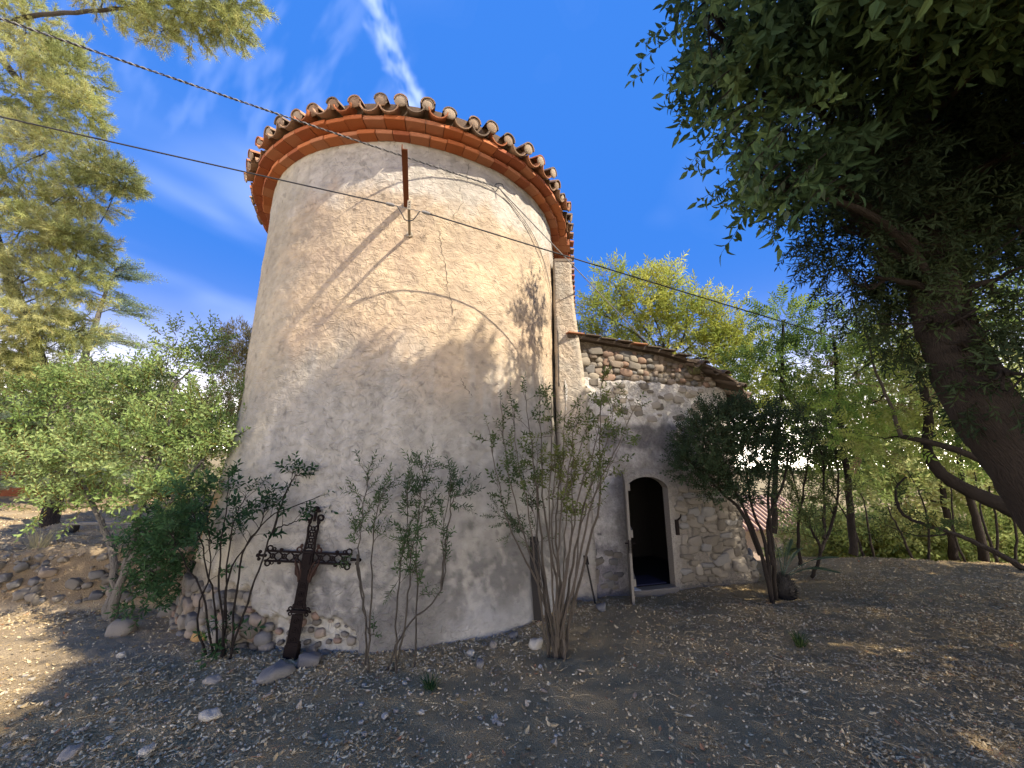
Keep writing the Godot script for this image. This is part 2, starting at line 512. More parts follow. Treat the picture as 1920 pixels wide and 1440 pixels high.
func build_apse() -> void:
	var t := thing("chapel_apse", "round beige plastered chapel apse with red brick cornice and tiled eave", "chapel")
	var nu := 520
	var nv := 300
	var p := PackedVector3Array()
	var cc := PackedColorArray()
	for i in nv:
		var y := -0.1 + 6.25 * i / (nv - 1)
		for j in nu:
			var az := -112.0 + 214.0 * j / (nu - 1)
			var sx := az * 0.0445
			var b := apse_bare(az, y)
			var n1 := nf.get_noise_2d(sx * 0.45, y * 0.45)
			var n2 := nf.get_noise_2d(sx * 1.6 + 20.0, y * 1.6)
			var n3 := nf.get_noise_2d(sx * 6.0, y * 6.0 + 9.0)
			var streak := nf.get_noise_2d(sx * 3.2 + 70.0, y * 0.35)
			var out := 0.025 * n1 + 0.008 * n2 + 0.0035 * n3 - 0.05 * b + 0.012 * b * n3
			p.append(apse_p(az, y, out))
			var c := col(0.41, 0.33, 0.245).lerp(col(0.47, 0.375, 0.265), sm(-0.3, 0.4, n2))
			c = c.lerp(col(0.42, 0.31, 0.225), 0.3 * sm(0.0, 0.5, nf.get_noise_2d(sx * 0.8 + 5.0, y * 0.8 + 33.0)))
			c = c.lerp(col(0.41, 0.395, 0.37), 0.8 * sm(5.1, 5.6, y + 0.4 * n2))  # greyer band below the cornice has the eave's shade in its colour
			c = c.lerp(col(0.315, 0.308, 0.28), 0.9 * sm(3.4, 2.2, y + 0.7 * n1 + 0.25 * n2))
			c = c.lerp(col(0.42, 0.4, 0.36), 0.7 * sm(0.05, 0.4, streak) * sm(4.0, 2.0, y))
			c = c.lerp(col(0.36, 0.33, 0.26), 0.7 * sm(-18.0, -34.0, az + 10.0 * n2))
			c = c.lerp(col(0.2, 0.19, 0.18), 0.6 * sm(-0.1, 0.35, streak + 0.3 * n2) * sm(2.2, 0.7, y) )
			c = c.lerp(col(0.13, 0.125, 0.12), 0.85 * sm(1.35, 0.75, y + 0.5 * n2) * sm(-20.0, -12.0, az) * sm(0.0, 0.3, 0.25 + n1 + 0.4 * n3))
			c = c.lerp(col(0.33, 0.33, 0.33), 0.6 * sm(0.55, 0.2, y + 0.3 * n2) * sm(20.0, 30.0, az))
			c = c.lerp(col(0.4, 0.23, 0.075), 0.8 * sm(-44.0, -56.0, az + 14.0 * n2) * sm(2.4, 1.2, y + n1))
			c *= 1.0 + 0.16 * n1 + 0.12 * n2 + 0.1 * n3
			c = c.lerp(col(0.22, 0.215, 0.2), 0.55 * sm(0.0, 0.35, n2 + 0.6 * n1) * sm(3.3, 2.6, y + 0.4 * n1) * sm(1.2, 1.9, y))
			c = c.lerp(col(0.3, 0.285, 0.25), 0.5 * sm(0.1, 0.4, streak) * sm(4.6, 6.0, y))
			c *= 1.0 - 0.3 * sm(0.42, 0.6, nf.get_noise_2d(sx * 4.0 + 11.0, y * 4.0 + 3.0))
			c = c.lerp(col(0.25, 0.22, 0.175), b)
			if b > 0.4 and az > -14.0:
				c = c.lerp(col(0.42, 0.41, 0.38), 0.6)
			cc.append(c)
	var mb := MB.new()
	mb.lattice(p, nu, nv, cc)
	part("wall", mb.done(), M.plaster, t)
	# cobbles laid bare at its foot
	var count := 0
	var y0 := 0.03
	while y0 < 0.85:
		var az := -66.0 + rnd(0, 3)
		while az < 6.5:
			var small := az > -14.0
			var w := rnd(0.075, 0.21) * (0.6 if small else 1.0)
			var h := w * rnd(0.55, 0.85)
			var yy := y0 + rnd(-0.03, 0.03)
			if apse_bare(az, yy + h * 0.25) > 0.6 and apse_bare(az, yy - h * 0.1) > 0.6 and count < 120:
				var a := deg_to_rad(az)
				var o := apse_p(az, yy, -0.035)
				var b := Basis(Vector3(cos(a), 0, -sin(a)), Vector3.UP, Vector3(sin(a), 0, cos(a)))
				b = b * Basis(Vector3(0, 0, 1), rnd(-0.35, 0.35)) * Basis.from_scale(Vector3(w * 0.5, h * 0.5, w * 0.36))
				part("cobble", (rubble_meshes if rng.randf() < 0.3 else stone_meshes)[rng.randi() % 12], M.stones[[0, 1, 2, 7, 8, 9, 5, 0][rng.randi() % 8]] if count != 9 else M.ochre, t, Transform3D(b, o))
				count += 1
			az += w / 0.0445 * 0.98 * (1.5 if small else 1.0)
		y0 += 0.105 if y0 > 0.3 else 0.085
	# two corbelled courses of flat bricks under the eave
	for course in 2:
		var yb: float = [6.085, 6.165][course]
		var r1: float = [2.69, 2.83][course]
		var az := -112.0 + 3.1 * course
		while az < 92.0:
			var d := rnd(4.7, 5.6)
			var m := MB.new()
			var q := r1 + rnd(-0.012, 0.012)
			var yy := yb + rnd(-0.004, 0.004)
			var a1 := deg_to_rad(az + 0.09)
			var a2 := deg_to_rad(az + d - 0.09)
			var hh := 0.062
			var cs := []
			for k in 3:
				var a := lerpf(a1, a2, k / 2.0)
				cs.append(Vector3(sin(a), 0, cos(a)))
			for k in 2:
				var s1: Vector3 = cs[k]; var s2: Vector3 = cs[k + 1]
				var i1 := s1 * 2.42; var i2 := s2 * 2.42; var o1 := s1 * q; var o2 := s2 * q
				var e := 0.006
				m.quad(i1, i2, s2 * (q - e), s1 * (q - e))                                        # underside
				m.quad(o1 + Vector3.UP * e, o2 + Vector3.UP * e, o2 + Vector3.UP * (hh - e), o1 + Vector3.UP * (hh - e))
				m.quad(s1 * (q - e), s2 * (q - e), o2 + Vector3.UP * e, o1 + Vector3.UP * e)
				m.quad(o1 + Vector3.UP * (hh - e), o2 + Vector3.UP * (hh - e), s2 * (q - e) + Vector3.UP * hh, s1 * (q - e) + Vector3.UP * hh)
				m.quad(s1 * (q - e) + Vector3.UP * hh, s2 * (q - e) + Vector3.UP * hh, i2 + Vector3.UP * hh, i1 + Vector3.UP * hh)
			m.quad(cs[2] * q, cs[2] * 2.42, cs[2] * 2.42 + Vector3.UP * hh, cs[2] * q + Vector3.UP * hh)
			m.quad(cs[0] * 2.42, cs[0] * q, cs[0] * q + Vector3.UP * hh, cs[0] * 2.42 + Vector3.UP * hh)
			part("cornice_brick", m.done(), M.bricks[rng.randi() % M.bricks.size()], t, Transform3D(Basis(), Vector3(AXIS.x, yy, AXIS.z)))
			az += d
	# mortar bed between and above the bricks
	var bed := MB.new()
	for k in 80:
		var a1 := deg_to_rad(-112.0 + 204.0 * k / 80.0); var a2 := deg_to_rad(-112.0 + 204.0 * (k + 1) / 80.0)
		var s1 := Vector3(sin(a1), 0, cos(a1)); var s2 := Vector3(sin(a2), 0, cos(a2))
		for lv in [[6.144, 6.168, 2.655], [6.224, 6.262, 2.77]]:
			var u1: Vector3 = Vector3.UP * lv[0]; var u2: Vector3 = Vector3.UP * lv[1]
			bed.quad(s1 * lv[2] + u1, s2 * lv[2] + u1, s2 * lv[2] + u2, s1 * lv[2] + u2)
	part("mortar_bed", bed.done(), M.mortar, t, Transform3D(Basis(), AXIS))
	# the eave's row of channel and cover tiles
	var cov := []
	var pan := []
	var plug := []
	for k in 4:
		cov.append(tile_mesh(0.09 + 0.004 * k, 0.07 + 0.002 * k, 0.62, true))
		pan.append(tile_mesh(0.124 + 0.003 * k, 0.09, 0.62, false))
	for k in 3:
		var m := MB.new()
		m.blob(Vector3(0, 0.012, 0), Vector3(0.083, 0.074, 0.02), 12, 6, 0.1, nf, k * 3.0)
		plug.append(m.done())
	var step := 5.9
	var n := int(206.0 / step)
	for k in n:
		var az := -113.0 + step * k + rnd(-0.65, 0.65)
		for w in 2:
			var a := deg_to_rad(az + (step * 0.5 if w == 0 else 0.0))
			var outv := Vector3(sin(a), 0, cos(a))
			var r := 2.945 + rnd(-0.05, 0.03)
			var slope := deg_to_rad(17.0 + rnd(-3.5, 3.0))
			var zax := (outv * cos(slope) - Vector3.UP * sin(slope)).normalized()
			var xax := Vector3(cos(a), 0, -sin(a)).rotated(zax, rnd(-0.13, 0.13))
			var b := Basis(xax, zax.cross(xax), zax)
			var y: float = 6.345 if w == 0 else 6.305
			y += rnd(-0.012, 0.012)
			var o := AXIS + outv * r + Vector3.UP * y
			if w == 0:
				part("cover_tile", cov[rng.randi() % 4], M.tiles[rng.randi() % M.tiles.size()], t, Transform3D(b, o))
				part("mortar_plug", plug[rng.randi() % 3], M.plugs[rng.randi() % 3], t, Transform3D(b.rotated(zax, rnd(-0.2, 0.2)), o - zax * rnd(0.012, 0.03) - b.y * 0.012))
			else:
				part("channel_tile", pan[rng.randi() % 4], M.tiles[rng.randi() % M.tiles.size()], t, Transform3D(b, o - zax * 0.02))
	# the roof above the eave row
	var roof := MB.new()
	for k in 72:
		var a1 := deg_to_rad(-113.0 + 206.0 * k / 72.0); var a2 := deg_to_rad(-113.0 + 206.0 * (k + 1) / 72.0)
		var s1 := Vector3(sin(a1), 0, cos(a1)); var s2 := Vector3(sin(a2), 0, cos(a2))
		roof.quad(s1 * 2.8 + Vector3.UP * 6.43, s2 * 2.8 + Vector3.UP * 6.43, s2 * 0.02 + Vector3.UP * 7.15, s1 * 0.02 + Vector3.UP * 7.15)
		roof.quad(s2 * 2.72 + Vector3.UP * 6.27, s1 * 2.72 + Vector3.UP * 6.27, s1 * 0.02 + Vector3.UP * 6.9, s2 * 0.02 + Vector3.UP * 6.9)
		roof.quad(s1 * 2.74 + Vector3.UP * 6.255, s2 * 2.74 + Vector3.UP * 6.255, s2 * 2.8 + Vector3.UP * 6.43, s1 * 2.8 + Vector3.UP * 6.43)
	part("roof", roof.done(), M.tiles[3], t, Transform3D(Basis(), AXIS))
	build_nave(t)
	# cracks in the plaster
	crack(t, [[862, 345], [868, 380], [850, 405], [858, 430]], 0.006)
	crack(t, [[823, 432], [828, 462], [832, 490], [838, 515], [838, 540], [846, 560], [847, 588], [857, 603]], 0.008)
	crack(t, [[880, 305], [874, 330], [880, 350]], 0.009)
	crack(t, [[862, 708], [868, 722], [880, 738], [886, 744]], 0.012)

func crack(t: Node3D, px: Array, w: float) -> void:
	var m := MB.new()
	var pts := []
	for i in px.size() - 1:
		for k in 5:
			var f := k / 5.0
			pts.append(Vector2(lerpf(px[i][0], px[i + 1][0], f) + rnd(-2.2, 2.2), lerpf(px[i][1], px[i + 1][1], f)))
	var prev := []
	for i in pts.size():
		var hit := hit_apse(pts[i].x, pts[i].y)
		var az := rad_to_deg(atan2(hit.x - AXIS.x, hit.z - AXIS.z))
		var ww := w * rnd(0.35, 1.0) * (0.3 if i == 0 or i == pts.size() - 1 else 1.0)
		var n1 := nf.get_noise_2d(az * 0.0445 * 0.45, hit.y * 0.45); var n2 := nf.get_noise_2d(az * 0.0445 * 1.6 + 20.0, hit.y * 1.6)
		var out := 0.025 * n1 + 0.008 * n2 + 0.005
		var l := apse_p(az - ww * 11.0, hit.y, out); var r := apse_p(az + ww * 11.0, hit.y, out)
		if prev.size():
			m.quad(l, r, prev[1], prev[0])
		prev = [l, r]
	part("crack", m.done(), M.crack, t)

func hit_apse(px: float, py: float, out := 0.0) -> Vector3:
	var d := (at(px, py, -5.0) - EYE).normalized()
	var q := 3.0
	var p := EYE
	while q < 9.0:
		p = EYE + d * q
		var az := rad_to_deg(atan2(p.x - AXIS.x, p.z - AXIS.z))
		if Vector2(p.x - AXIS.x, p.z - AXIS.z).length() < apse_r(az, p.y) + out:
			break
		q += 0.004
	return p

func tile_mesh(r0: float, r1: float, len: float, cover: bool) -> ArrayMesh:   # a tapered half pipe, its lower end at the origin looking along +z
	var m := MB.new()
	var th := 0.016
	var segs := 9
	for side in 2:
		var p := PackedVector3Array()
		for i in 5:
			var z := -len * i / 4.0
			var r := lerpf(r0, r1, i / 4.0) - (th if side == 1 else 0.0)
			for j in segs + 1:
				var g := PI * (0.02 + 0.96 * j / segs)
				p.append(Vector3(-cos(g) * r, (sin(g) if cover else -sin(g)) * r * 0.86, z))
		m.lattice(p, segs + 1, 5, PackedColorArray(), 0.1, (side == 1) == cover)
	for j in segs:   # the rounded rim that shows at the eave
		var g1 := PI * (0.02 + 0.96 * j / segs); var g2 := PI * (0.02 + 0.96 * (j + 1) / segs)
		var s := 1.0 if cover else -1.0
		var d1 := Vector3(-cos(g1), sin(g1) * s * 0.86, 0); var d2 := Vector3(-cos(g2), sin(g2) * s * 0.86, 0)
		if cover:
			m.quad(d2 * r0, d1 * r0, d1 * (r0 - th), d2 * (r0 - th))
		else:
			m.quad(d1 * r0, d2 * r0, d2 * (r0 - th), d1 * (r0 - th))
	return m.done()

func build_nave(t: Node3D) -> void:
	# the straight walls behind the apse
	var d := Vector3(0.17, 0, -0.985).normalized()
	var side := Vector3(0.985, 0, 0.17).normalized()
	for s in [1.0, -1.0]:
		var m := MB.new()
		m.box(AXIS + side * s * 2.38 + d * 3.2 + Vector3(0, 3.02, 0), Basis(side * 0.17, Vector3(0, 3.15, 0), d * 3.2))
		part("nave_wall", m.done(), M.plaster_plain, t)
		for k in 22:
			var b := MB.new()
			b.box(AXIS + side * s * (2.68 if k % 2 else 2.64) + d * (0.3 + k * 0.275) + Vector3(0, 6.2, 0), Basis(side * 0.2, Vector3(0, 0.07, 0), d * 0.134), 0.008)
			part("cornice_brick", b.done(), M.bricks[rng.randi() % 5], t)
			if k % 1 == 0:
				var zax: Vector3 = (side * s * 0.95 - Vector3.UP * 0.3).normalized()
				var tb := Basis(zax.cross(Vector3.UP).normalized() * -1.0, Vector3.UP, zax).orthonormalized()
				tb = Basis(tb.x, zax.cross(tb.x), zax)
				part("cover_tile", tile_mesh(0.1, 0.075, 0.6, true), M.tiles[rng.randi() % 5], t, Transform3D(tb, AXIS + side * s * 2.95 + d * (0.25 + k * 0.29) + Vector3(0, 6.36, 0)))
	var m2 := MB.new()
	var a := AXIS + Vector3(0, 6.28, 0)
	m2.quad(a + side * 2.9, a + side * 2.9 + d * 6.4, a + d * 6.4 + Vector3(0, 0.85, 0), a + Vector3(0, 0.85, 0))
	m2.quad(a - side * 2.9 + d * 6.4, a - side * 2.9, a + Vector3(0, 0.85, 0), a + d * 6.4 + Vector3(0, 0.85, 0))
	part("nave_roof", m2.done(), M.tiles[1], t)
	var back := MB.new()
	back.box(AXIS + d * 6.3 + Vector3(0, 3.3, 0), Basis(side * 2.5, Vector3(0, 3.4, 0), d * 0.15))
	part("nave_wall", back.done(), M.plaster_plain, t)
	# the buttress at the join, battered on its right
	var nu := 14
	var nv := 90
	var p := PackedVector3Array()
	var cc := PackedColorArray()
	for i in nv:
		var y := -0.2 + 5.6 * i / (nv - 1)
		var xr := 1.05 + 0.18 * sm(5.3, 2.4, y) + 0.02 * sm(2.0, 0.0, y)
		for j in nu:
			var q: Vector3
			if j < 3:
				q = Vector3(0.116 * (6.8 - 0.2 * j), y, -6.8 + 0.2 * j)
			elif j < 10:
				q = Vector3(lerpf(0.717, xr, (j - 3) / 6.0), y, -6.18 + 0.03 * sm(5.2, 2.0, y))
			else:
				q = Vector3(xr, y, lerpf(-6.19, -6.9, (j - 9) / 4.0))
			var n2 := nf.get_noise_3d(q.x * 3.0, y * 2.0, q.z * 3.0)
			q += Vector3(0.012, 0, 0.012) * n2
			p.append(q)
			var c := col(0.46, 0.385, 0.3).lerp(col(0.37, 0.335, 0.285), sm(-0.2, 0.4, n2))
			c = c.lerp(col(0.27, 0.26, 0.245), 0.8 * sm(3.4, 1.6, y + n2))
			cc.append(c)
	var bm := MB.new()
	bm.lattice(p, nu, nv, cc)
	part("buttress", bm.done(), M.plaster, t)
	var cap := MB.new()
	cap.box(Vector3(0.905, 5.42, -6.5), Basis(Vector3(0.16, 0, 0), Vector3(0, 0.03, 0), Vector3(0, 0, 0.33)), 0.01)
	part("buttress_cap", cap.done(), M.stones[1], t)

# ---------------------------------------------------------------- the annex
const WA := Vector3(1.01, 0, -6.2)
const WB := Vector3(3.71, 0, -7.05)
const ROUND := 0.95

func annex_p(s: float) -> Array:   # [point, outward normal]
	var d := (WB - WA).normalized()
	var n := Vector3(-d.z, 0, d.x)
	if n.z < 0.0:
		n = -n
	var L := (WB - WA).length()
	if s <= L:
		return [WA + d * s, n]
	var a := (s - L) / ROUND
	if a > 1.62:
		var e := annex_p(L + 1.62 * ROUND)
		var dd := Vector3(-e[1].z, 0, e[1].x)
		return [e[0] + Vector3(e[1].z, 0, -e[1].x) * (s - L - 1.62 * ROUND), e[1]]
	return [WB - n * ROUND + (n * cos(a) + d * sin(a)) * ROUND, n * cos(a) + d * sin(a)]

func annex_top(s: float) -> float:
	return 3.97 - 0.06 * s - 0.12 * sm(1.7, 2.75, s) - 0.44 * sm(2.45, 3.5, s) - 0.2 * sm(3.4, 4.4, s)

const DOOR_L := 0.88
const DOOR_R := 1.685

func arch(s: float) -> float:
	var k := (s - (DOOR_L + DOOR_R) * 0.5) / ((DOOR_R - DOOR_L) * 0.5)
	return 1.49 + 0.225 * sqrt(maxf(0.0, 1.0 - k * k * 0.96)) - 0.04

func annex_bare(s: float, y: float) -> float:   # 1 where rubble shows
	var n := 0.25 * nf.get_noise_2d(s * 1.3, y * 1.3 + 60.0)
	var up := sm(3.29, 3.33, y + 0.08 * nf.get_noise_2d(s * 3.0, 5.0))
	var right := sm(1.8, 1.95, s + n) * sm(1.75, 1.45, y + n * 1.4)
	var left := sm(0.85, 0.6, s + n) * sm(0.75, 0.5, y + n)
	return maxf(up, maxf(right, left))

func annex_surface(s: float, y: float) -> Vector3:
	var e := annex_p(s)
	var up := sm(3.29, 3.33, y + 0.08 * nf.get_noise_2d(s * 3.0, 5.0))
	var b := annex_bare(s, y)
	var door := sm(0.16, 0.05, maxf(maxf(DOOR_L - s, s - DOOR_R), y - arch(clampf(s, DOOR_L, DOOR_R))))
	var out := 0.03 * nf.get_noise_2d(s * 0.9, y * 0.9) + 0.014 * nf.get_noise_2d(s * 3.0 + 8.0, y * 3.0) + 0.006 * nf.get_noise_2d(s * 10.0, y * 10.0)
	out = lerpf(out, out * 1.7, sm(3.0, 2.6, y) * 0.0 + sm(2.4, 2.7, y))
	out += -0.06 * up - 0.02 * (b - up) + 0.02 * sm(0.9, 0.0, y) + 0.16 * sm(0.5, 0.0, y) * sm(2.4, 3.4, s)
	return e[0] + e[1] * lerpf(out, 0.012, door) + Vector3.UP * y

func annex_color(s: float, y: float) -> Color:
	var n1 := nf.get_noise_2d(s * 0.8 + 3.0, y * 0.8)
	var n2 := nf.get_noise_2d(s * 3.0, y * 3.0 + 17.0)
	var n3 := nf.get_noise_2d(s * 11.0, y * 11.0)
	var up := sm(3.29, 3.33, y + 0.08 * nf.get_noise_2d(s * 3.0, 5.0))
	var c := col(0.33, 0.315, 0.3).lerp(col(0.42, 0.4, 0.38), sm(-0.3, 0.4, n2))
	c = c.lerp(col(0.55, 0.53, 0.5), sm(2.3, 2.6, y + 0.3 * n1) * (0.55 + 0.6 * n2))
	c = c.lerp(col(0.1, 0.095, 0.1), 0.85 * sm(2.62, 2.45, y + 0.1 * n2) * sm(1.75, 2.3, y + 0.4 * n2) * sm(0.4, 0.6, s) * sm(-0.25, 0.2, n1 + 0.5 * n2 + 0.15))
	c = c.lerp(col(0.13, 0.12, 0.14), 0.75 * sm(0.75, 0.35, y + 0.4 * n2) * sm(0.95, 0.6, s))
	c = c.lerp(col(0.13, 0.115, 0.096), 0.9 * sm(1.5, 1.9, s + 0.3 * n1) * sm(2.3, 1.6, y))  # right of the door, tree shade is put into the wall colour
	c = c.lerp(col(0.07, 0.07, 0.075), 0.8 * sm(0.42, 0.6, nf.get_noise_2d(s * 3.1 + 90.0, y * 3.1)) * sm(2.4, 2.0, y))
	c = c.lerp(col(0.2, 0.185, 0.165), 0.7 * sm(0.3, 0.1, maxf(maxf(DOOR_L - s, s - DOOR_R), y - 1.7) + 0.1 * n2))
	c *= 1.0 + 0.25 * n3
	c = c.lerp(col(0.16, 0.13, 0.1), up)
	return c

func annex_strip(m: MB, s0: float, s1: float, ns: int, nv: int, low: Callable) -> void:
	var p := PackedVector3Array()
	var cc := PackedColorArray()
	for i in nv:
		for j in ns:
			var s := lerpf(s0, s1, float(j) / (ns - 1))
			var y := lerpf(low.call(s), annex_top(s), float(i) / (nv - 1))
			p.append(annex_surface(s, y))
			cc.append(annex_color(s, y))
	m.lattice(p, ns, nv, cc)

func build_annex() -> void:
	var t := thing("stone_annex", "low rubble and plaster annex with an arched doorway beside the round apse", "annex")
	var floor_low := func(_s: float) -> float: return -0.25
	var m := MB.new()
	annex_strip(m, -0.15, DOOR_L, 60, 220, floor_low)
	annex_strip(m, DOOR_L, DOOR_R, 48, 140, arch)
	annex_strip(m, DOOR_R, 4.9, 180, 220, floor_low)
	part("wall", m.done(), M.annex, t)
	# jambs, arch soffit and the dark room behind
	var inw := -annex_p(1.2)[1] as Vector3
	var j := MB.new()
	for k in 12:
		var s1 := lerpf(DOOR_L, DOOR_R, k / 12.0); var s2 := lerpf(DOOR_L, DOOR_R, (k + 1) / 12.0)
		var a := annex_surface(s1, arch(s1)); var b := annex_surface(s2, arch(s2))
		j.quad(a, b, b + inw * 0.13, a + inw * 0.13)
	for s in [DOOR_L, DOOR_R]:
		for k in 10:
			var y1 := lerpf(-0.2, arch(s), k / 10.0); var y2 := lerpf(-0.2, arch(s), (k + 1) / 10.0)
			var a := annex_surface(s, y1); var b := annex_surface(s, y2)
			if s == DOOR_L:
				j.quad(a, b, b + inw * 0.13, a + inw * 0.13)
			else:
				j.quad(b, a, a + inw * 0.13, b + inw * 0.13)
	part("door_reveal", j.done(), M.reveal, t)
	var sill := MB.new()
	var mid := annex_p((DOOR_L + DOOR_R) * 0.5)
	var al := (WB - WA).normalized()
	sill.box(mid[0] + inw * 0.03 + Vector3.UP * -0.1, Basis(al * 0.41, Vector3(0, 0.075, 0), inw * 0.1), 0.012)
	part("door_sill", sill.done(), M.stones[0], t)
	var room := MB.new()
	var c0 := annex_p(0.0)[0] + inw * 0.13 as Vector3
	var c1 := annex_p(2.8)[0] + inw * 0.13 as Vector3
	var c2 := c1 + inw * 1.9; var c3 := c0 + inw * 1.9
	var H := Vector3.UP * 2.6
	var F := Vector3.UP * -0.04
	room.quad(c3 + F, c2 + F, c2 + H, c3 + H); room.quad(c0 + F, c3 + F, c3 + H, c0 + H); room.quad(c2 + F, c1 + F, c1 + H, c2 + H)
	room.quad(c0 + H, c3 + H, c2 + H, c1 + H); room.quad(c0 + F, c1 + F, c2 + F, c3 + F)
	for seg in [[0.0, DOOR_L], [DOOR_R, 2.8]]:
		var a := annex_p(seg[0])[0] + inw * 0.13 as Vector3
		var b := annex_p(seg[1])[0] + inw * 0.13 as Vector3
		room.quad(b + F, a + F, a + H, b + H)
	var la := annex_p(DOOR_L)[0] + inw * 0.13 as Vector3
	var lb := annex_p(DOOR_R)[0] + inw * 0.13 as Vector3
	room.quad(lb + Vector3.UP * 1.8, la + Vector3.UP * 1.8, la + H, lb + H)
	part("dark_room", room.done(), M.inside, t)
	# cobbles of the bared top of the wall
	var y := 3.37
	var row := 0
	while y < 4.0:
		var rh := rnd(0.1, 0.125)
		var s := 0.05 + rnd(0, 0.1)
		while s < 2.9:
			var big := 1.0 if s < 1.2 else 0.75
			var w := rnd(0.1, 0.29) * big
			var hh := minf(rh * rnd(0.9, 1.45), w * rnd(0.6, 0.95))
			if y + hh * 0.5 < annex_top(s) - 0.01 and s > 0.1:
				lay_stone(t, s + w * 0.5, y + rnd(-0.035, 0.035), w * 1.05, hh, minf(w, 0.18) * 0.3, rnd(-0.01, 0.025), rng.randf() < 0.4, [0, 1, 1, 3, 3, 5, 2, 4, 0])
			s += w * 0.99
		y += rh * 0.93
		row += 1
	# stones that show through the plaster of the wall below
	for k in 46:
		var s := rnd(0.15, 2.6); var yy := rnd(2.6, 3.25)
		var w := rnd(0.1, 0.26)
		lay_stone(t, s, yy, w, w * rnd(0.4, 0.65), 0.028, -0.008 + rnd(-0.006, 0.006), true, [6, 4, 6, 0, 8])
	y = 0.05
	while y < 1.75:
		var s := 1.77 + rnd(0, 0.12)
		while s < 4.0:
			var w := rnd(0.12, 0.36)
			if annex_bare(s + w * 0.5, y) > 0.5 and rng.randf() < 0.86:
				lay_stone(t, s + w * 0.5, y + rnd(-0.045, 0.045), w, rnd(0.08, 0.19), 0.05, rnd(-0.02, 0.0), true, [0, 2, 8, 9, 9, 8])  # dark tones hold the tree shade of this wall in the stone colour
			s += w * 1.04
		y += 0.118
	for k in 16:
		var s := rnd(0.12, 0.72); var yy := rnd(0.05, 0.62)
		var w := rnd(0.1, 0.2)
		lay_stone(t, s, yy, w, w * rnd(0.5, 0.75), 0.035, -0.01, true, [0, 7, 8, 2])
	# roof: a thin slab with a lip, tiles round the drooping corner
	var r := MB.new()
	var ns := 60
	var back := Vector3(2.6, 0, -9.4)
	for k in ns:
		var s1 := lerpf(-0.1, 4.8, float(k) / ns); var s2 := lerpf(-0.1, 4.8, float(k + 1) / ns)
		var q := []
		for s in [s1, s2]:
			var e := annex_p(s)
			var over := 0.05 + 0.3 * sm(2.2, 3.1, s) + 0.012 * nf.get_noise_2d(s * 6.0, 2.0)
			var yy := annex_top(s) - 0.06 * sm(2.2, 3.1, s) + 0.014 * nf.get_noise_2d(s * 9.0, 30.0)
			q.append(e[0] + e[1] * over + Vector3.UP * yy)
			q.append(e[0] + e[1] * over + Vector3.UP * (yy + 0.055))
			q.append(Vector3(back.x, 3.85, back.z).lerp(e[0] + Vector3.UP * 4.0, 0.35))
		r.quad(q[0], q[3], q[4], q[1]); r.quad(q[1], q[4], q[5], q[2])
		r.quad(q[3], q[0], q[2] - Vector3.UP * 0.07, q[5] - Vector3.UP * 0.07)
	part("roof", r.done(), M.roof_old, t)
	var tm := tile_mesh(0.085, 0.07, 0.5, true)
	var pm := tile_mesh(0.095, 0.08, 0.5, false)
	for k in 15:
		var s := 2.45 + k * 0.15
		var e := annex_p(s)
		var zax := (e[1] * 0.94 - Vector3.UP * 0.34).normalized() as Vector3
		var xax := Vector3.UP.cross(zax).normalized().rotated(zax, rnd(-0.12, 0.12))
		var b := Basis(xax, zax.cross(xax), zax)
		var over := 0.1 + 0.32 * sm(2.2, 3.1, s) + rnd(-0.03, 0.03)
		part("cover_tile" if k % 2 else "channel_tile", tm if k % 2 else pm, M.roof_old if rng.randf() < 0.7 else M.tiles[3], t, Transform3D(b, e[0] + e[1] * over + Vector3.UP * (annex_top(s) + (0.02 if k % 2 else -0.02) - 0.05 * sm(2.2, 3.1, s))))
	for k in 8:
		var e := annex_p(0.05 + 0.31 * k)
		var fl := MB.new()
		fl.box(Vector3.ZERO, Basis(al * 0.15, Vector3(0, 0.012, 0), e[1] * 0.16), 0.004)
		part("flat_tile", fl.done(), M.roof_old if k % 4 else M.tiles[0], t, Transform3D(Basis(al, rnd(-0.03, 0.03)), e[0] + e[1] * rnd(-0.06, -0.03) + Vector3.UP * (annex_top(0.05 + 0.31 * k) + 0.076)))
	# the open door leaf, seen on edge
	var hinge := annex_p(DOOR_L - 0.03)[0] + Vector3(0, -0.06, 0) as Vector3
	var dd := Vector3(-0.04, 0, 0.62).normalized() * 1.0
	dd = (Vector3(hinge.x, 0, hinge.z) * -1.0).normalized().rotated(Vector3.UP, 0.055)
	var nn := Vector3(dd.z, 0, -dd.x)
	var leaf_t := Node3D.new()
	leaf_t.name = "door"
	t.add_child(leaf_t, true)
	for k in 5:
		var pl := MB.new()
		var hh := 0.93 - 0.02 * k
		pl.box(hinge + dd * (0.07 + 0.125 * k) + Vector3.UP * (hh - 0.02), Basis(dd * 0.06, Vector3(0, hh, 0), nn * 0.018), 0.004)
		part("plank", pl.done(), M.wood, leaf_t)
	for k in 3:
		var ba := MB.new()
		ba.box(hinge + dd * 0.32 + nn * 0.035 + Vector3.UP * (0.3 + 0.65 * k), Basis(dd * 0.29, Vector3(0, 0.05, 0), nn * 0.016), 0.004)
		part("batten", ba.done(), M.wood, leaf_t)
	var ha := MB.new()
	ha.tube([hinge + dd * 0.6 - nn * 0.07 + Vector3.UP * 0.82, hinge + dd * 0.6 + nn * 0.08 + Vector3.UP * 0.82], [0.009, 0.009], 6)
	ha.box(hinge + dd * 0.6 + Vector3.UP * 0.78, Basis(dd * 0.03, Vector3(0, 0.09, 0), nn * 0.025), 0.003)
	part("lock", ha.done(), M.iron, leaf_t)
	# rusty iron latch let into the wall right of the doorway
	var lt := MB.new()
	var lo := annex_surface(1.8, 0.86)
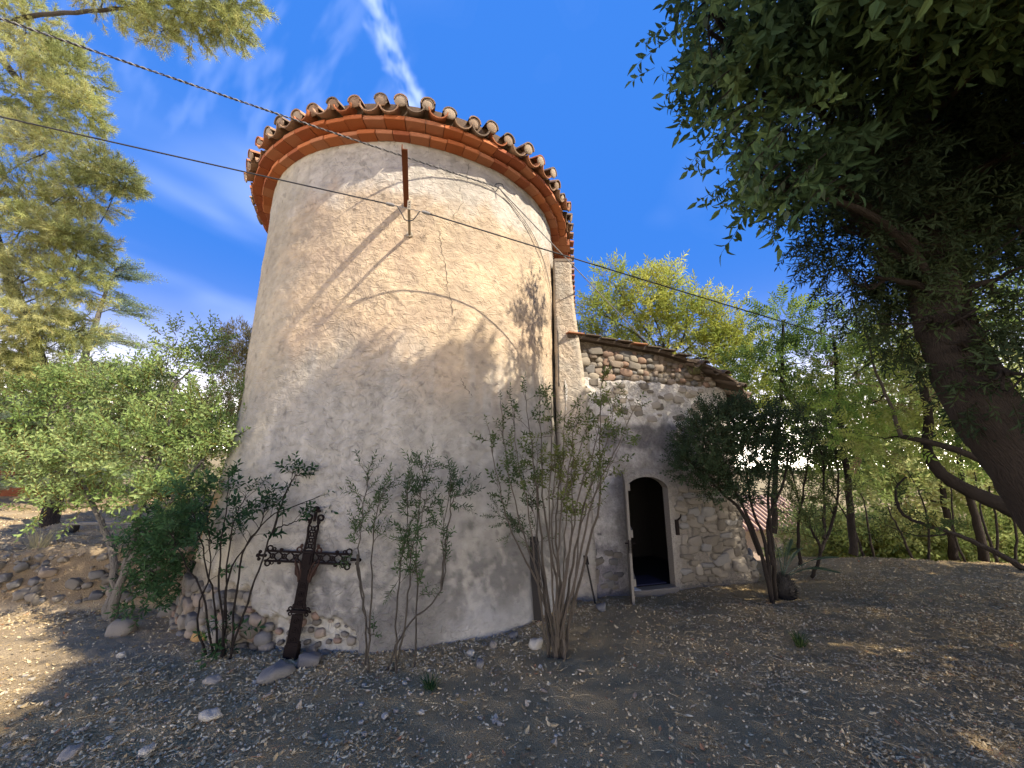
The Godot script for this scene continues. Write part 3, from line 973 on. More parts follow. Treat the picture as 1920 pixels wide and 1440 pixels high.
	lt.box(lo + mid[1] * 0.02, Basis(al * 0.03, Vector3(0, 0.12, 0), mid[1] * 0.02), 0.004)
	lt.tube([lo + mid[1] * 0.03 + Vector3.UP * 0.1, lo + mid[1] * 0.06 + al * 0.05 + Vector3.UP * 0.16, lo + mid[1] * 0.03 + al * 0.09 + Vector3.UP * 0.2], [0.014, 0.012, 0.01], 6)
	part("latch", lt.done(), M.iron, t)

func lay_stone(t: Node3D, s: float, y: float, w: float, h: float, d: float, out: float, rough := false, tones := [0, 1, 2, 3, 4, 5, 6, 7]) -> void:
	var e := annex_p(s)
	var n: Vector3 = e[1]
	var x := Vector3.UP.cross(n).normalized()
	var b := Basis(x, Vector3.UP, n) * Basis(Vector3(0, 0, 1), rnd(-0.22, 0.22)) * Basis.from_scale(Vector3(w * 0.5, h * 0.5, d))
	part("cobble", (rubble_meshes if rough else stone_meshes)[rng.randi() % 12], M.stones[tones[rng.randi() % tones.size()]], t, Transform3D(b, annex_surface(s, y) + n * out))

# ---------------------------------------------------------------- foliage
func make_leaf_meshes() -> void:
	leafm.broad = twig_mesh(0.22, 9, 0.085, 0.036, false, 0.7, 0.2)
	leafm.big = twig_mesh(0.3, 9, 0.115, 0.046, false, 0.75, 0.3)
	leafm.mid = twig_mesh(0.2, 11, 0.062, 0.027, false, 0.75, 0.2)
	leafm.small = twig_mesh(0.16, 15, 0.034, 0.017, true, 0.8, 0.1)
	leafm.round = twig_mesh(0.2, 9, 0.06, 0.05, false, 0.8, 0.15)
	leafm.lance = twig_mesh(0.22, 12, 0.075, 0.019, false, 0.6, 0.3)
	# a pinnate leaf: pairs of leaflets in one plane
	var m := MB.new()
	m.tube([Vector3.ZERO, Vector3(0, 0.12, 0.01), Vector3(0, 0.24, -0.02)], [0.002, 0.0015, 0.001], 3, Color(0.5, 0.45, 0.3), false)
	for i in 6:
		for s in [-1.0, 1.0]:
			var y := 0.05 + 0.034 * i
			var d := Vector3(s * 0.85, 0.5, rnd(-0.25, 0.15)).normalized()
			var w := Vector3(0, 0, 1).cross(d).normalized().rotated(d, rnd(-0.4, 0.4))
			var k := rnd(0.8, 1.2)
			m.leaf(Vector3(0, y, 0), d, w, rnd(0.055, 0.075), 0.024, Color(k, k, k), 0.2)
	m.leaf(Vector3(0, 0.24, -0.02), Vector3.UP, Vector3.RIGHT, 0.06, 0.024, Color.WHITE, 0.2)
	leafm.pinnate = m.done(true)
	# a pine shoot: long needles in a brush
	m = MB.new()
	m.tube([Vector3.ZERO, Vector3(0, 0.16, 0)], [0.004, 0.003], 3, Color(0.7, 0.5, 0.35), false)
	for i in 46:
		var o := Vector3(0, rnd(0.0, 0.16), 0)
		var d := (Vector3(rnd(-1, 1), 0, rnd(-1, 1)).normalized() + Vector3.UP * rnd(0.3, 1.6)).normalized()
		var w := d.cross(rdir()).normalized() * 0.0032
		var k := rnd(0.75, 1.25)
		var tip := o + d * rnd(0.07, 0.11) - Vector3.UP * 0.01
		m.tri(o - w, tip, o + w, Color(k, k, k))
	leafm.needle = m.done(true)
	# a flat cedar spray: rosettes of short needles along a twig
	m = MB.new()
	m.tube([Vector3.ZERO, Vector3(0, 0.5, 0)], [0.005, 0.002], 3, Color(0.6, 0.5, 0.4), false)
	for i in 16:
		var side := rnd(-1, 1) * 0.11
		var o := Vector3(side, 0.05 + 0.03 * i, 0.0)
		for q in 8:
			var d := (rdir() + Vector3(0, 0.2, 0.7)).normalized()
			var w := d.cross(rdir()).normalized() * 0.003
			var k := rnd(0.8, 1.2)
			m.tri(o - w, o + d * 0.038, o + w, Color(k, k, k))
	leafm.cedar = m.done(true)
	# a cypress-like scaly spray
	m = MB.new()
	for i in 22:
		var o := Vector3(rnd(-0.05, 0.05), rnd(0, 0.2), rnd(-0.05, 0.05))
		var d := (Vector3(o.x * 8.0, 1.0, o.z * 8.0) + rdir() * 0.4).normalized()
		var w := d.cross(rdir()).normalized() * 0.007
		var k := rnd(0.75, 1.2)
		m.tri(o - w, o + d * rnd(0.05, 0.08), o + w, Color(k, k, k))
	leafm.scaly = m.done(true)

func twig_mesh(len: float, n: int, ll: float, lw: float, simple: bool, spread: float, droop: float) -> ArrayMesh:
	var m := MB.new()
	var p := [Vector3.ZERO, Vector3(len * 0.05, len * 0.5, 0), Vector3(0, len, len * 0.06)]
	m.tube(p, [0.0035, 0.0025, 0.0012], 3, Color(0.75, 0.5, 0.4), false)
	for i in n:
		var f := 0.12 + 0.88 * (i + 0.5) / n
		var o := Vector3(len * 0.05 * sin(PI * f), len * f, len * 0.06 * f * f)
		var g := i * 2.4 + rnd(-0.5, 0.5)
		var d := (Vector3(cos(g), 0, sin(g)) * spread + Vector3.UP * rnd(0.25, 0.75)).normalized()
		if i == n - 1:
			d = (Vector3.UP + rdir() * 0.3).normalized()
		var w := d.cross(Vector3.UP + rdir() * 0.5).normalized()
		var k := rnd(0.78, 1.22)
		m.leaf(o + d * 0.008, d, w, ll * rnd(0.75, 1.15), lw * rnd(0.85, 1.15), Color(k * rnd(0.94, 1.06), k, k * rnd(0.9, 1.1)), droop, simple)
	return m.done(true)

func smooth_path(pts: Array, per: int, wig: float) -> Array:
	var out := []
	for i in pts.size() - 1:
		var p0: Vector3 = pts[maxi(i - 1, 0)]; var p1: Vector3 = pts[i]; var p2: Vector3 = pts[i + 1]; var p3: Vector3 = pts[mini(i + 2, pts.size() - 1)]
		for k in per:
			var f := float(k) / per
			out.append(p1.cubic_interpolate(p2, p0, p3, f) + (rdir() * wig if k > 0 else Vector3.ZERO))
	out.append(pts[-1])
	return out

func limb(m: MB, pts: Array, r0: float, r1: float, sides: int, c: Color, per := 5, wig := 0.0, rough := 0.0) -> Array:
	var p := smooth_path(pts, per, wig)
	var rad := []
	for i in p.size():
		rad.append(lerpf(r0, r1, pow(float(i) / (p.size() - 1), 0.8)))
	m.tube(p, rad, sides, c, true, rough, nf)
	return p

func leaf_tone(pal: Array, p: Vector3) -> Color:
	var k := clampf(0.5 + 0.9 * nc.get_noise_3dv(p) + rnd(-0.3, 0.3), 0.0, 0.999) * (pal.size() - 1)
	var a: Color = pal[int(k)]; var b: Color = pal[int(k) + 1]
	var c := a.lerp(b, k - int(k))
	var g := rnd(0.85, 1.15)
	return Color(c.r * g, c.g * g, c.b * g)

# leaf clumps through the volume of some lobes; each lobe is [centre, radii, count]
func crown(t: Node3D, called: String, lobes: Array, leaf: String, lo: float, hi: float, pal: Array, up := 0.35, keep: Callable = func(_p: Vector3) -> bool: return true, mat_key := "leaf", hole := 0.0) -> MultiMeshInstance3D:
	var where := []
	var cols := []
	for l in lobes:
		var o: Vector3 = l[0]; var r: Vector3 = l[1]
		for i in int(l[2]):
			var d := rdir()
			var q := pow(rng.randf(), 0.42)
			var lump := 1.0 + 0.3 * nc.get_noise_3dv(o + d * 1.7)
			var p := o + d * r * q * lump
			if hole > 0.0 and nc.get_noise_3dv(p * 2.6 + Vector3(9, 5, 2)) < hole - 0.5:
				continue
			if not keep.call(p):
				continue
			var y := (d * 0.9 + Vector3.UP * up + rdir() * 0.7).normalized()
			where.append(Transform3D(frame(y, rnd(0, TAU), rnd(lo, hi)), p))
			cols.append(leaf_tone(pal, p))
	return copies(called, leafm[leaf], M[mat_key], where, cols, t)

# bare limbs from a point to each lobe, so that the crown hangs on wood
func limbs_to(m: MB, from: Array, lobes: Array, r: float, c: Color) -> void:
	for l in lobes:
		var o: Vector3 = l[0]
		var best: Vector3 = from[0]
		for f in from:
			if (f - o).length() < (best - o).length():
				best = f
		var mid := best.lerp(o, 0.5) + rdir() * 0.12 * (o - best).length() - Vector3.UP * 0.06 * (o - best).length()
		limb(m, [best, mid, o], r, r * 0.3, 5, c, 4, 0.01)
		for k in 3:
			var rr: Vector3 = l[1]
			limb(m, [o.lerp(mid, 0.3), o + rdir() * rr * 0.35, o + rdir() * rr * 0.8], r * 0.35, r * 0.1, 4, c, 3, 0.01)

# stems given as [points, base radius, tip radius, where leaves begin (0..1), sprays, reach of the side twigs]
func stems(t: Node3D, list: Array, leaf: String, lo: float, hi: float, pal: Array, bark: Color, up := 0.5, mat_key := "leaf") -> void:
	var where := []
	var cols := []
	for s in list:
		var m := MB.new()
		var p := limb(m, s[0], s[1], s[2], 6, bark, 6, 0.012, 0.12)
		var last: Vector3 = p[-1]
		where.append(Transform3D(frame((last - p[-2]).normalized(), rnd(0, TAU), rnd(lo, hi)), last))
		cols.append(leaf_tone(pal, last))
		for k in int(s[4]):
			var f := lerpf(s[3], 0.99, rng.randf()) * (p.size() - 1)
			var i := mini(int(f), p.size() - 2)
			var o: Vector3 = p[i].lerp(p[i + 1], f - i)
			var dir: Vector3 = (p[i + 1] - p[i]).normalized()
			var d := (dir * 0.6 + rdir() + Vector3.UP * up * 0.5).normalized()
			var reach: float = s[5] * rnd(0.25, 1.0)
			var e := o + d * reach
			var mid := o + d * reach * 0.5 + Vector3.UP * reach * 0.08
			m.tube([o, mid, e], [maxf(s[2] * 0.8, 0.003), 0.0028, 0.0015], 3, bark, false)
			for q in 2:
				var fp := mid.lerp(e, 0.2 + 0.8 * q)
				where.append(Transform3D(frame((d + Vector3.UP * up * 0.4 + rdir() * 0.5).normalized(), rnd(0, TAU), rnd(lo, hi)), fp))
				cols.append(leaf_tone(pal, fp))
		part("stem", m.done(), M.bark, t)
	if where.size():
		copies("foliage", leafm[leaf], M[mat_key], where, cols, t)

func px_path(list: Array) -> Array:
	var out := []
	for q in list:
		out.append(at(q[0], q[1], q[2]))
	return out

func lobe_px(list: Array) -> Array:   # [px, py, z, rx, ry, rz, count]
	var out := []
	for q in list:
		out.append([at(q[0], q[1], q[2]), Vector3(q[3], q[4], q[5]), q[6]])
	return out

const BARK := Color(0.11, 0.095, 0.08)
const BARK_DARK := Color(0.042, 0.035, 0.029)
const BARK_GREY := Color(0.2, 0.185, 0.165)

func build_big_tree() -> void:
	var t := thing("large_tree", "large dark leaning tree with a thick trunk overhanging the yard on the right", "tree")
	var m := MB.new()
	var trunk := [Vector3(4.62, -0.1, -3.05), at(1972, 930, -3.1), at(1835, 750, -3.15), at(1758, 570, -3.2), at(1735, 420, -3.3), Vector3(4.0, 5.2, -3.4), Vector3(4.6, 6.6, -3.2)]
	var tp := limb(m, trunk, 0.3, 0.09, 18, BARK_DARK, 10, 0.006, 0.16)
	part("trunk", m.done(), M.bark, t)
	var lobes := []
	# the part of the crown in view
	for q in [[1330, 60, -2.3, 0.42, 0.5, 0.5, 130], [1420, 30, -2.5, 0.55, 0.55, 0.6, 190], [1400, 170, -2.5, 0.38, 0.45, 0.5, 150], [1470, 270, -2.6, 0.4, 0.42, 0.5, 170], [1450, 340, -2.5, 0.3, 0.28, 0.4, 90],
		[1560, 130, -2.7, 0.7, 0.7, 0.7, 320], [1560, 330, -2.8, 0.5, 0.5, 0.6, 240], [1620, 430, -3.0, 0.45, 0.42, 0.6, 190], [1700, 60, -2.8, 0.8, 0.8, 0.7, 360], [1700, 260, -3.0, 0.7, 0.65, 0.8, 340],
		[1760, 420, -3.1, 0.6, 0.42, 0.7, 220], [1850, 120, -2.6, 0.7, 0.7, 0.7, 320], [1880, 300, -2.9, 0.7, 0.5, 0.7, 230], [1690, 500, -3.2, 0.32, 0.25, 0.5, 80], [1880, 520, -2.9, 0.4, 0.35, 0.5, 120], [1800, 590, -2.9, 0.3, 0.26, 0.3, 70], [1890, 700, -2.7, 0.3, 0.4, 0.4, 60], [1640, 520, -3.1, 0.36, 0.26, 0.4, 90], [1720, 590, -3.0, 0.3, 0.26, 0.3, 80], [1800, 640, -2.9, 0.26, 0.26, 0.26, 60], [1890, 420, -2.9, 0.5, 0.4, 0.5, 130], [1490, 60, -3.9, 0.5, 0.9, 0.35, 110]]:
		lobes.append([at(q[0], q[1], q[2]), Vector3(q[3], q[4], q[5]), q[6]])
	var inner := lobes.size()
	# and the part above and beside the frame, which throws the yard's shade
	for k in inner:
		lobes[k][2] = int(lobes[k][2] * 1.05)
	for q in [[2.7, 5.1, -1.6, 1.0, 0.7, 1.0, 200], [4.3, 5.0, -0.6, 1.3, 1.0, 1.2, 260], [5.9, 5.2, -1.6, 1.5, 1.3, 1.4, 340], [4.6, 6.6, -2.6, 1.4, 1.0, 1.2, 280], [6.4, 7.0, -3.0, 1.6, 1.3, 1.5, 340], [7.4, 5.6, -3.6, 1.4, 1.5, 1.4, 300], [3.7, 5.9, 1.2, 1.4, 1.0, 1.3, 240], [6.2, 6.3, 0.8, 1.6, 1.2, 1.4, 280], [7.9, 7.4, -1.2, 1.5, 1.3, 1.5, 280], [6.0, 5.8, -4.6, 1.2, 1.1, 1.0, 200], [2.4, 5.3, -0.2, 0.9, 0.6, 0.9, 140], [3.3, 6.3, -1.3, 1.1, 0.7, 1.1, 220], [2.7, 6.9, -2.0, 0.8, 0.6, 0.6, 130], [3.3, 7.8, -1.8, 1.0, 0.8, 0.7, 170], [4.5, 8.7, -1.5, 1.1, 0.9, 0.8, 160], [8.6, 5.4, -2.2, 1.3, 1.0, 1.2, 150], [8.0, 5.3, -0.6, 1.2, 0.9, 1.2, 140]]:
		lobes.append([Vector3(q[0], q[1], q[2]), Vector3(q[3], q[4], q[5]), q[6]])
	var bm := MB.new()
	limbs_to(bm, tp.slice(24), lobes, 0.05, BARK_DARK)
	part("branches", bm.done(), M.bark, t, Transform3D(), true)
	var keep := func(p: Vector3) -> bool:
		var z0 := p.z - 0.467 * (p.x + 1.0)
		return p.y < 2.95 + 1.06 * (p.x + 1.0) + 1.3 * sm(-4.2, -3.5, z0) + 3.4 * sm(-5.5, -5.8, z0) + 0.4 * nc.get_noise_3dv(p * 1.4) and p.y > 1.9
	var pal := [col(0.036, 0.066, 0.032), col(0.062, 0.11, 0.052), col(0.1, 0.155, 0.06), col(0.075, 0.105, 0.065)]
	var near_lobes := []
	var deep_lobes := []
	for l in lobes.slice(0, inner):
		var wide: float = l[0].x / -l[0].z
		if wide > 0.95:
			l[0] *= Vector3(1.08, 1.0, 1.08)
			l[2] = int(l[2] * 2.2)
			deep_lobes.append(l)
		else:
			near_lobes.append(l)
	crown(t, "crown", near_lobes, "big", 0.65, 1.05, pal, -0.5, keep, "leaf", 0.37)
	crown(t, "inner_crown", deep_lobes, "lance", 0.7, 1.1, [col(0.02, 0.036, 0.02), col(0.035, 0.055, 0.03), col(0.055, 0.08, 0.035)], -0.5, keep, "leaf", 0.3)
	for k in range(inner, lobes.size()):
		lobes[k][2] *= 9
	crown(t, "upper_crown", lobes.slice(inner), "big", 0.75, 1.15, pal, -0.2, keep, "leaf", 0.31)
	# the drooping outer leaves that stand out against the sky, one by one
	var single := []
	for k in 16:
		var lm := MB.new()
		lm.leaf(Vector3.ZERO, Vector3.UP, Vector3.RIGHT, rnd(0.075, 0.105), rnd(0.03, 0.042), pal[k % 4] as Color, rnd(0.1, 0.4))
		single.append(lm.done(true))
	var edge := [[1272, 20], [1268, 70], [1290, 110], [1300, 150], [1310, 190], [1322, 225], [1345, 250], [1340, 290], [1360, 320], [1390, 340], [1405, 370], [1440, 380], [1465, 390], [1480, 360], [1425, 300], [1380, 270], [1350, 190], [1330, 120], [1310, 50], [1500, 400]]
	var tw := MB.new()
	var made := 0
	for e in edge:
		for r in 2:
			var z := -2.3 + rnd(-0.25, 0.2)
			var o := at(e[0] + 60 + rnd(-10, 10), e[1] - 70 + rnd(-10, 10), z)
			var tip := at(e[0] + rnd(-8, 14), e[1] + rnd(-12, 4), z + 0.05)
			var pp := smooth_path([o, o.lerp(tip, 0.55) + Vector3.UP * 0.03, tip], 4, 0.004)
			var rr := []
			for i in pp.size():
				rr.append(lerpf(0.006, 0.0015, float(i) / (pp.size() - 1)))
			tw.tube(pp, rr, 4, BARK_DARK, false)
			for k in 7:
				var f := (0.2 + 0.8 * k / 6.0) * (pp.size() - 1)
				var i := mini(int(f), pp.size() - 2)
				var p: Vector3 = pp[i].lerp(pp[i + 1], f - i)
				var d := ((tip - o).normalized() * 0.5 + Vector3(rnd(-0.7, 0.5), -0.75, rnd(-0.5, 0.5))).normalized()
				part("leaf", single[rng.randi() % 16], M.leaf, t, Transform3D(frame(d, rnd(0, TAU), rnd(0.8, 1.15)), p))
				made += 1
	part("twigs", tw.done(), M.bark, t, Transform3D(), true)

func build_side_shade() -> void:
	var t := thing("shade_tree", "tall tree standing out of the frame to the right of the yard", "tree", Vector3.ZERO)
	var m := MB.new()
	var tp := limb(m, [Vector3(12.2, -0.3, -4.6), Vector3(12.0, 2.5, -4.5), Vector3(11.6, 5.0, -4.4), Vector3(11.8, 7.5, -4.3)], 0.26, 0.08, 12, BARK, 8, 0.01, 0.12)
	var lobes := []
	for q in [[10.2, 4.2, -3.0, 1.6, 1.2, 1.6, 260], [12.4, 5.0, -4.6, 1.9, 1.5, 1.8, 340], [11.4, 6.6, -5.6, 1.8, 1.4, 1.6, 280], [10.9, 3.4, -1.2, 1.5, 1.1, 1.4, 200], [9.6, 4.6, -0.6, 1.4, 1.0, 1.4, 190], [13.0, 6.8, -3.0, 1.8, 1.4, 1.6, 240]]:
		lobes.append([Vector3(q[0], q[1], q[2]), Vector3(q[3], q[4], q[5]), q[6]])
	limbs_to(m, tp.slice(10), lobes, 0.06, BARK)
	part("trunk", m.done(), M.bark, t)
	for l in lobes:
		l[2] = int(l[2] * 2.1)
	crown(t, "crown", lobes, "big", 1.4, 2.2, [col(0.05, 0.08, 0.03), col(0.07, 0.1, 0.035)], 0.1)

func build_right_trees() -> void:
	# the crooked tree with reddening leaves
	var t := thing("crooked_tree", "crooked dark-limbed tree with green and reddening leaves beside the thick trunk", "tree")
	var m := MB.new()
	var l1 := limb(m, [Vector3(7.1, -0.1, -5.0), at(1990, 1010, -5.0), at(1920, 965, -5.0), at(1850, 935, -5.05), at(1775, 895, -5.1), at(1738, 850, -5.15), at(1740, 780, -5.2), at(1722, 700, -5.3), at(1690, 650, -5.4)], 0.13, 0.03, 9, BARK_DARK, 6, 0.012, 0.15)
	part("trunk", m.done(), M.bark, t)
	var b1 := MB.new()
	var l2 := limb(b1, [at(1985, 960, -5.0), at(1920, 905, -4.9), at(1850, 868, -4.9), at(1780, 840, -4.9), at(1690, 818, -5.0)], 0.07, 0.03, 8, BARK_DARK, 6, 0.012, 0.12)
	part("limb", b1.done(), M.bark, t)
	var b2 := MB.new()
	var l3 := limb(b2, [at(1690, 818, -5.0), at(1670, 760, -5.0), at(1640, 690, -5.1), at(1622, 615, -5.2)], 0.028, 0.009, 7, BARK, 6, 0.008)
	part("limb", b2.done(), M.bark, t)
	var b3 := MB.new()
	var l4 := limb(b3, [at(1845, 870, -4.9), at(1830, 800, -4.9), at(1785, 720, -5.0), at(1790, 640, -5.1)], 0.03, 0.01, 7, BARK, 6, 0.01)
	part("limb", b3.done(), M.bark, t)
	var pal := [col(0.11, 0.2, 0.045), col(0.2, 0.3, 0.06), col(0.28, 0.33, 0.08), col(0.3, 0.34, 0.1), col(0.17, 0.1, 0.075)]
	var lobes := lobe_px([[1640, 640, -5.4, 0.55, 0.4, 0.6, 90], [1700, 620, -5.6, 0.6, 0.4, 0.6, 110], [1780, 640, -5.6, 0.6, 0.4, 0.6, 110], [1600, 700, -5.5, 0.5, 0.4, 0.5, 80], [1690, 740, -5.6, 0.6, 0.35, 0.6, 100], [1650, 820, -5.3, 0.6, 0.3, 0.5, 100], [1790, 760, -5.6, 0.6, 0.35, 0.6, 90], [1740, 830, -5.9, 0.7, 0.3, 0.6, 90], [1860, 820, -5.6, 0.6, 0.4, 0.6, 80], [1620, 760, -5.4, 0.4, 0.3, 0.4, 60]])
	var tw := MB.new()
	limbs_to(tw, l1.slice(26) + l2.slice(12) + l3 + l4, lobes, 0.014, BARK_DARK)
	part("branches", tw.done(), M.bark, t, Transform3D(), true)
	crown(t, "crown", lobes, "pinnate", 0.8, 1.25, pal, 0.0, func(_p: Vector3) -> bool: return true, "leaf", 0.3)
	# trees in a thicket behind the yard's edge: [label, trunk px path, radius, lobes, palette, leaf]
	var yg := [col(0.21, 0.29, 0.085), col(0.34, 0.41, 0.15), col(0.48, 0.51, 0.22)]
	var gg := [col(0.1, 0.17, 0.05), col(0.18, 0.27, 0.07), col(0.28, 0.35, 0.09)]
	var list := [
		["slender tree with broad yellow-green leaves rising behind the annex roof corner", [[1450, 1000, -9.2], [1455, 860, -9.2], [1465, 720, -9.2], [1470, 600, -9.2]], 0.07, [[1465, 600, -9.2, 0.6, 0.6, 0.6, 120], [1430, 690, -9.2, 0.7, 0.6, 0.7, 150], [1510, 680, -9.2, 0.7, 0.6, 0.7, 150], [1450, 790, -9.4, 0.8, 0.6, 0.7, 170], [1540, 780, -9.3, 0.8, 0.6, 0.7, 160], [1500, 860, -9.3, 0.7, 0.5, 0.6, 120]], gg, "pinnate", 1.8],
		["tree with drooping light leaves against the sky left of the dark canopy", [[1600, 1040, -8.6], [1590, 900, -8.6], [1570, 760, -8.6], [1565, 640, -8.6]], 0.08, [[1560, 620, -8.6, 0.7, 0.5, 0.6, 130], [1600, 700, -8.6, 0.7, 0.5, 0.7, 130], [1540, 730, -8.8, 0.6, 0.5, 0.6, 110], [1610, 800, -8.8, 0.8, 0.5, 0.7, 150], [1570, 860, -8.8, 0.7, 0.4, 0.6, 110]], gg, "pinnate", 1.6],
		["sunlit tree with a slanting trunk in the thicket behind the bare yard edge", [[1790, 1050, -10.4], [1775, 960, -10.4], [1755, 870, -10.5]], 0.11, [[1740, 800, -10.6, 1.1, 0.8, 0.9, 280], [1650, 860, -10.8, 1.1, 0.7, 0.9, 280], [1820, 860, -10.6, 1.0, 0.7, 0.9, 240], [1700, 930, -11.0, 1.1, 0.6, 0.8, 250]], yg, "mid", 2.2],
		["sunlit tree with a straight dark trunk in the right-hand thicket", [[1845, 1052, -9.8], [1830, 970, -9.8], [1800, 880, -9.9], [1795, 760, -9.9]], 0.1, [[1790, 700, -10.2, 1.0, 0.8, 0.9, 240], [1880, 740, -10.2, 0.9, 0.8, 0.9, 230], [1910, 860, -10.4, 0.9, 0.8, 0.9, 220], [1850, 930, -10.8, 1.0, 0.6, 0.8, 230]], yg, "mid", 2.1],
		["leafy tree filling the gap under the dark canopy at the right edge", [[1905, 1060, -11.5], [1900, 960, -11.5], [1915, 800, -11.5]], 0.12, [[1910, 640, -11.5, 1.5, 1.1, 1.2, 330], [1860, 560, -11.7, 1.2, 0.9, 1.0, 200], [1960, 780, -11.5, 1.2, 1.0, 1.0, 220], [1920, 960, -11.8, 1.2, 0.8, 1.0, 260]], gg, "mid", 2.4],
		["pale green tree standing far behind the middle of the thicket", [[1680, 1040, -14.0], [1685, 900, -14.0], [1690, 720, -14.0]], 0.14, [[1690, 680, -14.0, 1.8, 1.2, 1.2, 420], [1600, 780, -14.0, 1.5, 1.1, 1.2, 360], [1770, 760, -14.0, 1.6, 1.2, 1.2, 380], [1660, 880, -14.0, 1.6, 0.9, 1.2, 340]], yg, "mid", 2.8],
	]
	for e in list:
		var q := thing("thicket_tree", e[0], "tree", Vector3.ZERO, "trees of the thicket behind the yard")
		var tm := MB.new()
		var tp := limb(tm, px_path(e[1]), e[2], e[2] * 0.4, 8, BARK_DARK, 6, 0.02, 0.1)
		var lb := lobe_px(e[3])
		limbs_to(tm, tp.slice(5), lb, e[2] * 0.3, BARK)
		part("trunk", tm.done(), M.bark, q)
		crown(q, "crown", lb, e[5], e[6] * 0.75, e[6] * 1.15, e[4], 0.1, func(_p: Vector3) -> bool: return true, "leaf", 0.28)
	# thin bare stems of the undergrowth
	var n := 0
	for e in [[[1620, 1046, -8.9], [1605, 1000, -9.0], [1575, 950, -9.0]], [[1640, 1048, -9.2], [1628, 990, -9.2], [1620, 940, -9.3]], [[1715, 1050, -9.0], [1690, 1000, -9.1], [1668, 960, -9.1]], [[1735, 1050, -9.4], [1740, 980, -9.4], [1722, 920, -9.4]], [[1862, 1054, -9.0], [1868, 980, -9.0], [1850, 900, -9.0]], [[1878, 1066, -8.4], [1850, 1000, -8.4], [1835, 930, -8.5]], [[1895, 1058, -8.8], [1905, 1000, -8.8], [1885, 930, -8.8]], [[1812, 1054, -8.9], [1790, 1000, -9.0], [1785, 930, -9.0]]]:
		var q := thing("undergrowth_stem", ["slanting thin stem nearest the left of the thicket", "second thin stem from the left of the thicket", "thin forked stem leaning left in front of the thicket", "upright thin stem in the middle of the thicket", "thin curved stem right of the dark thicket trunks", "long thin stem leaning left at the thicket's right", "rightmost thin stem of the thicket", "thin stem bending over left of the straight dark trunk"][n], "stem", Vector3.ZERO, "thin stems of the undergrowth")
		var p := px_path(e)
		p[0].y = gh(p[0].x, p[0].z) - 0.05
		var far_tip: Vector3 = p[2] + Vector3(rnd(-0.3, 0.1), 0.5, 0)
		stems(q, [[[p[0], p[1], p[2], far_tip], 0.03, 0.008, 0.6, 7, 0.3]], "mid", 1.0, 1.6, yg, BARK_DARK)
		n += 1
	# low bushes that close the view under the crowns
	var bl := ["low sunlit bush below the yard edge by the pink house", "low bright bush in the middle of the yard edge", "low bright bush right of the middle of the yard edge", "low bush below the yard edge under the thick trunk", "low bright bush below the yard edge right behind the cycad"]
	n = 0
	for e in [[1600, 1010, -12.5, 1.2], [1690, 1010, -11.5, 1.1], [1790, 1015, -12.0, 1.2], [1890, 1020, -11.5, 1.1], [1540, 1000, -12.0, 1.0]]:
		var q := thing("bush", bl[n], "bush", Vector3.ZERO, "bushes below the yard edge")
		var o := at(e[0], e[1], e[2])
		var lb := [[o, Vector3(e[3], 0.6, 0.8), 300], [o + Vector3(0.6, -0.7, 0.2), Vector3(e[3], 0.8, 0.8), 260], [o + Vector3(-0.5, -0.9, 0.0), Vector3(e[3], 0.8, 0.8), 220]]
		var sm_ := MB.new()
		limbs_to(sm_, [o + Vector3(0, -2.2, 0)], lb, 0.03, BARK)
		part("stem", sm_.done(), M.bark, q)
		crown(q, "foliage", lb, "mid", 1.6, 2.4, yg)
		n += 1
	# the long low dark branch of a fallen-over tree
	var lbn := thing("low_branch_tree", "long low dark branch growing left from the thicket's right end", "branch")
	var tp2 := px_path([[1925, 1060, -7.6], [1860, 1032, -7.6], [1785, 1000, -7.6], [1735, 985, -7.6], [1690, 960, -7.7], [1680, 915, -7.8], [1700, 895, -7.8]])
	tp2[0].y = gh(tp2[0].x, tp2[0].z)
	stems(lbn, [[tp2, 0.06, 0.015, 0.3, 16, 0.4], [px_path([[1785, 1000, -7.6], [1720, 1005, -7.7], [1660, 985, -7.8]]), 0.02, 0.006, 0.3, 8, 0.3]], "mid", 0.9, 1.3, [col(0.06, 0.09, 0.03), col(0.1, 0.09, 0.04)], BARK_DARK)
	# the bright tree above the annex roof
	var bt := thing("yellow_green_tree", "bright yellow-green tree standing in the sun behind the annex roof", "tree")
	var btm := MB.new()
	var base := Vector3(5.2, -0.6, -11.5)
	var btp := limb(btm, [base, base + Vector3(0.1, 2.0, 0), base + Vector3(-0.2, 4.0, 0.1), base + Vector3(-0.4, 5.6, 0)], 0.16, 0.05, 9, BARK, 6, 0.02, 0.1)
	var blobs := lobe_px([[1130, 590, -11.5, 0.8, 0.8, 0.8, 190], [1150, 530, -11.6, 0.6, 0.55, 0.6, 90], [1210, 560, -11.4, 0.9, 0.75, 0.9, 230], [1240, 525, -11.6, 0.55, 0.5, 0.6, 80], [1290, 590, -11.4, 0.9, 0.7, 0.9, 220], [1340, 600, -11.5, 0.7, 0.6, 0.7, 140], [1380, 640, -11.5, 0.8, 0.6, 0.8, 170], [1230, 640, -11.6, 1.1, 0.8, 1.0, 260], [1330, 670, -11.6, 1.1, 0.8, 1.0, 260], [1400, 720, -11.4, 0.9, 0.8, 0.9, 200], [1450, 760, -11.6, 0.9, 0.8, 0.8, 160], [1130, 650, -11.8, 0.9, 0.8, 0.8, 150]])
	limbs_to(btm, btp.slice(8), blobs, 0.045, BARK)
	part("trunk", btm.done(), M.bark, bt)
	crown(bt, "crown", blobs, "lance", 1.8, 2.6, [col(0.25, 0.31, 0.06), col(0.36, 0.4, 0.08), col(0.46, 0.47, 0.1)], 0.5, func(_p: Vector3) -> bool: return true, "leaf", 0.26)

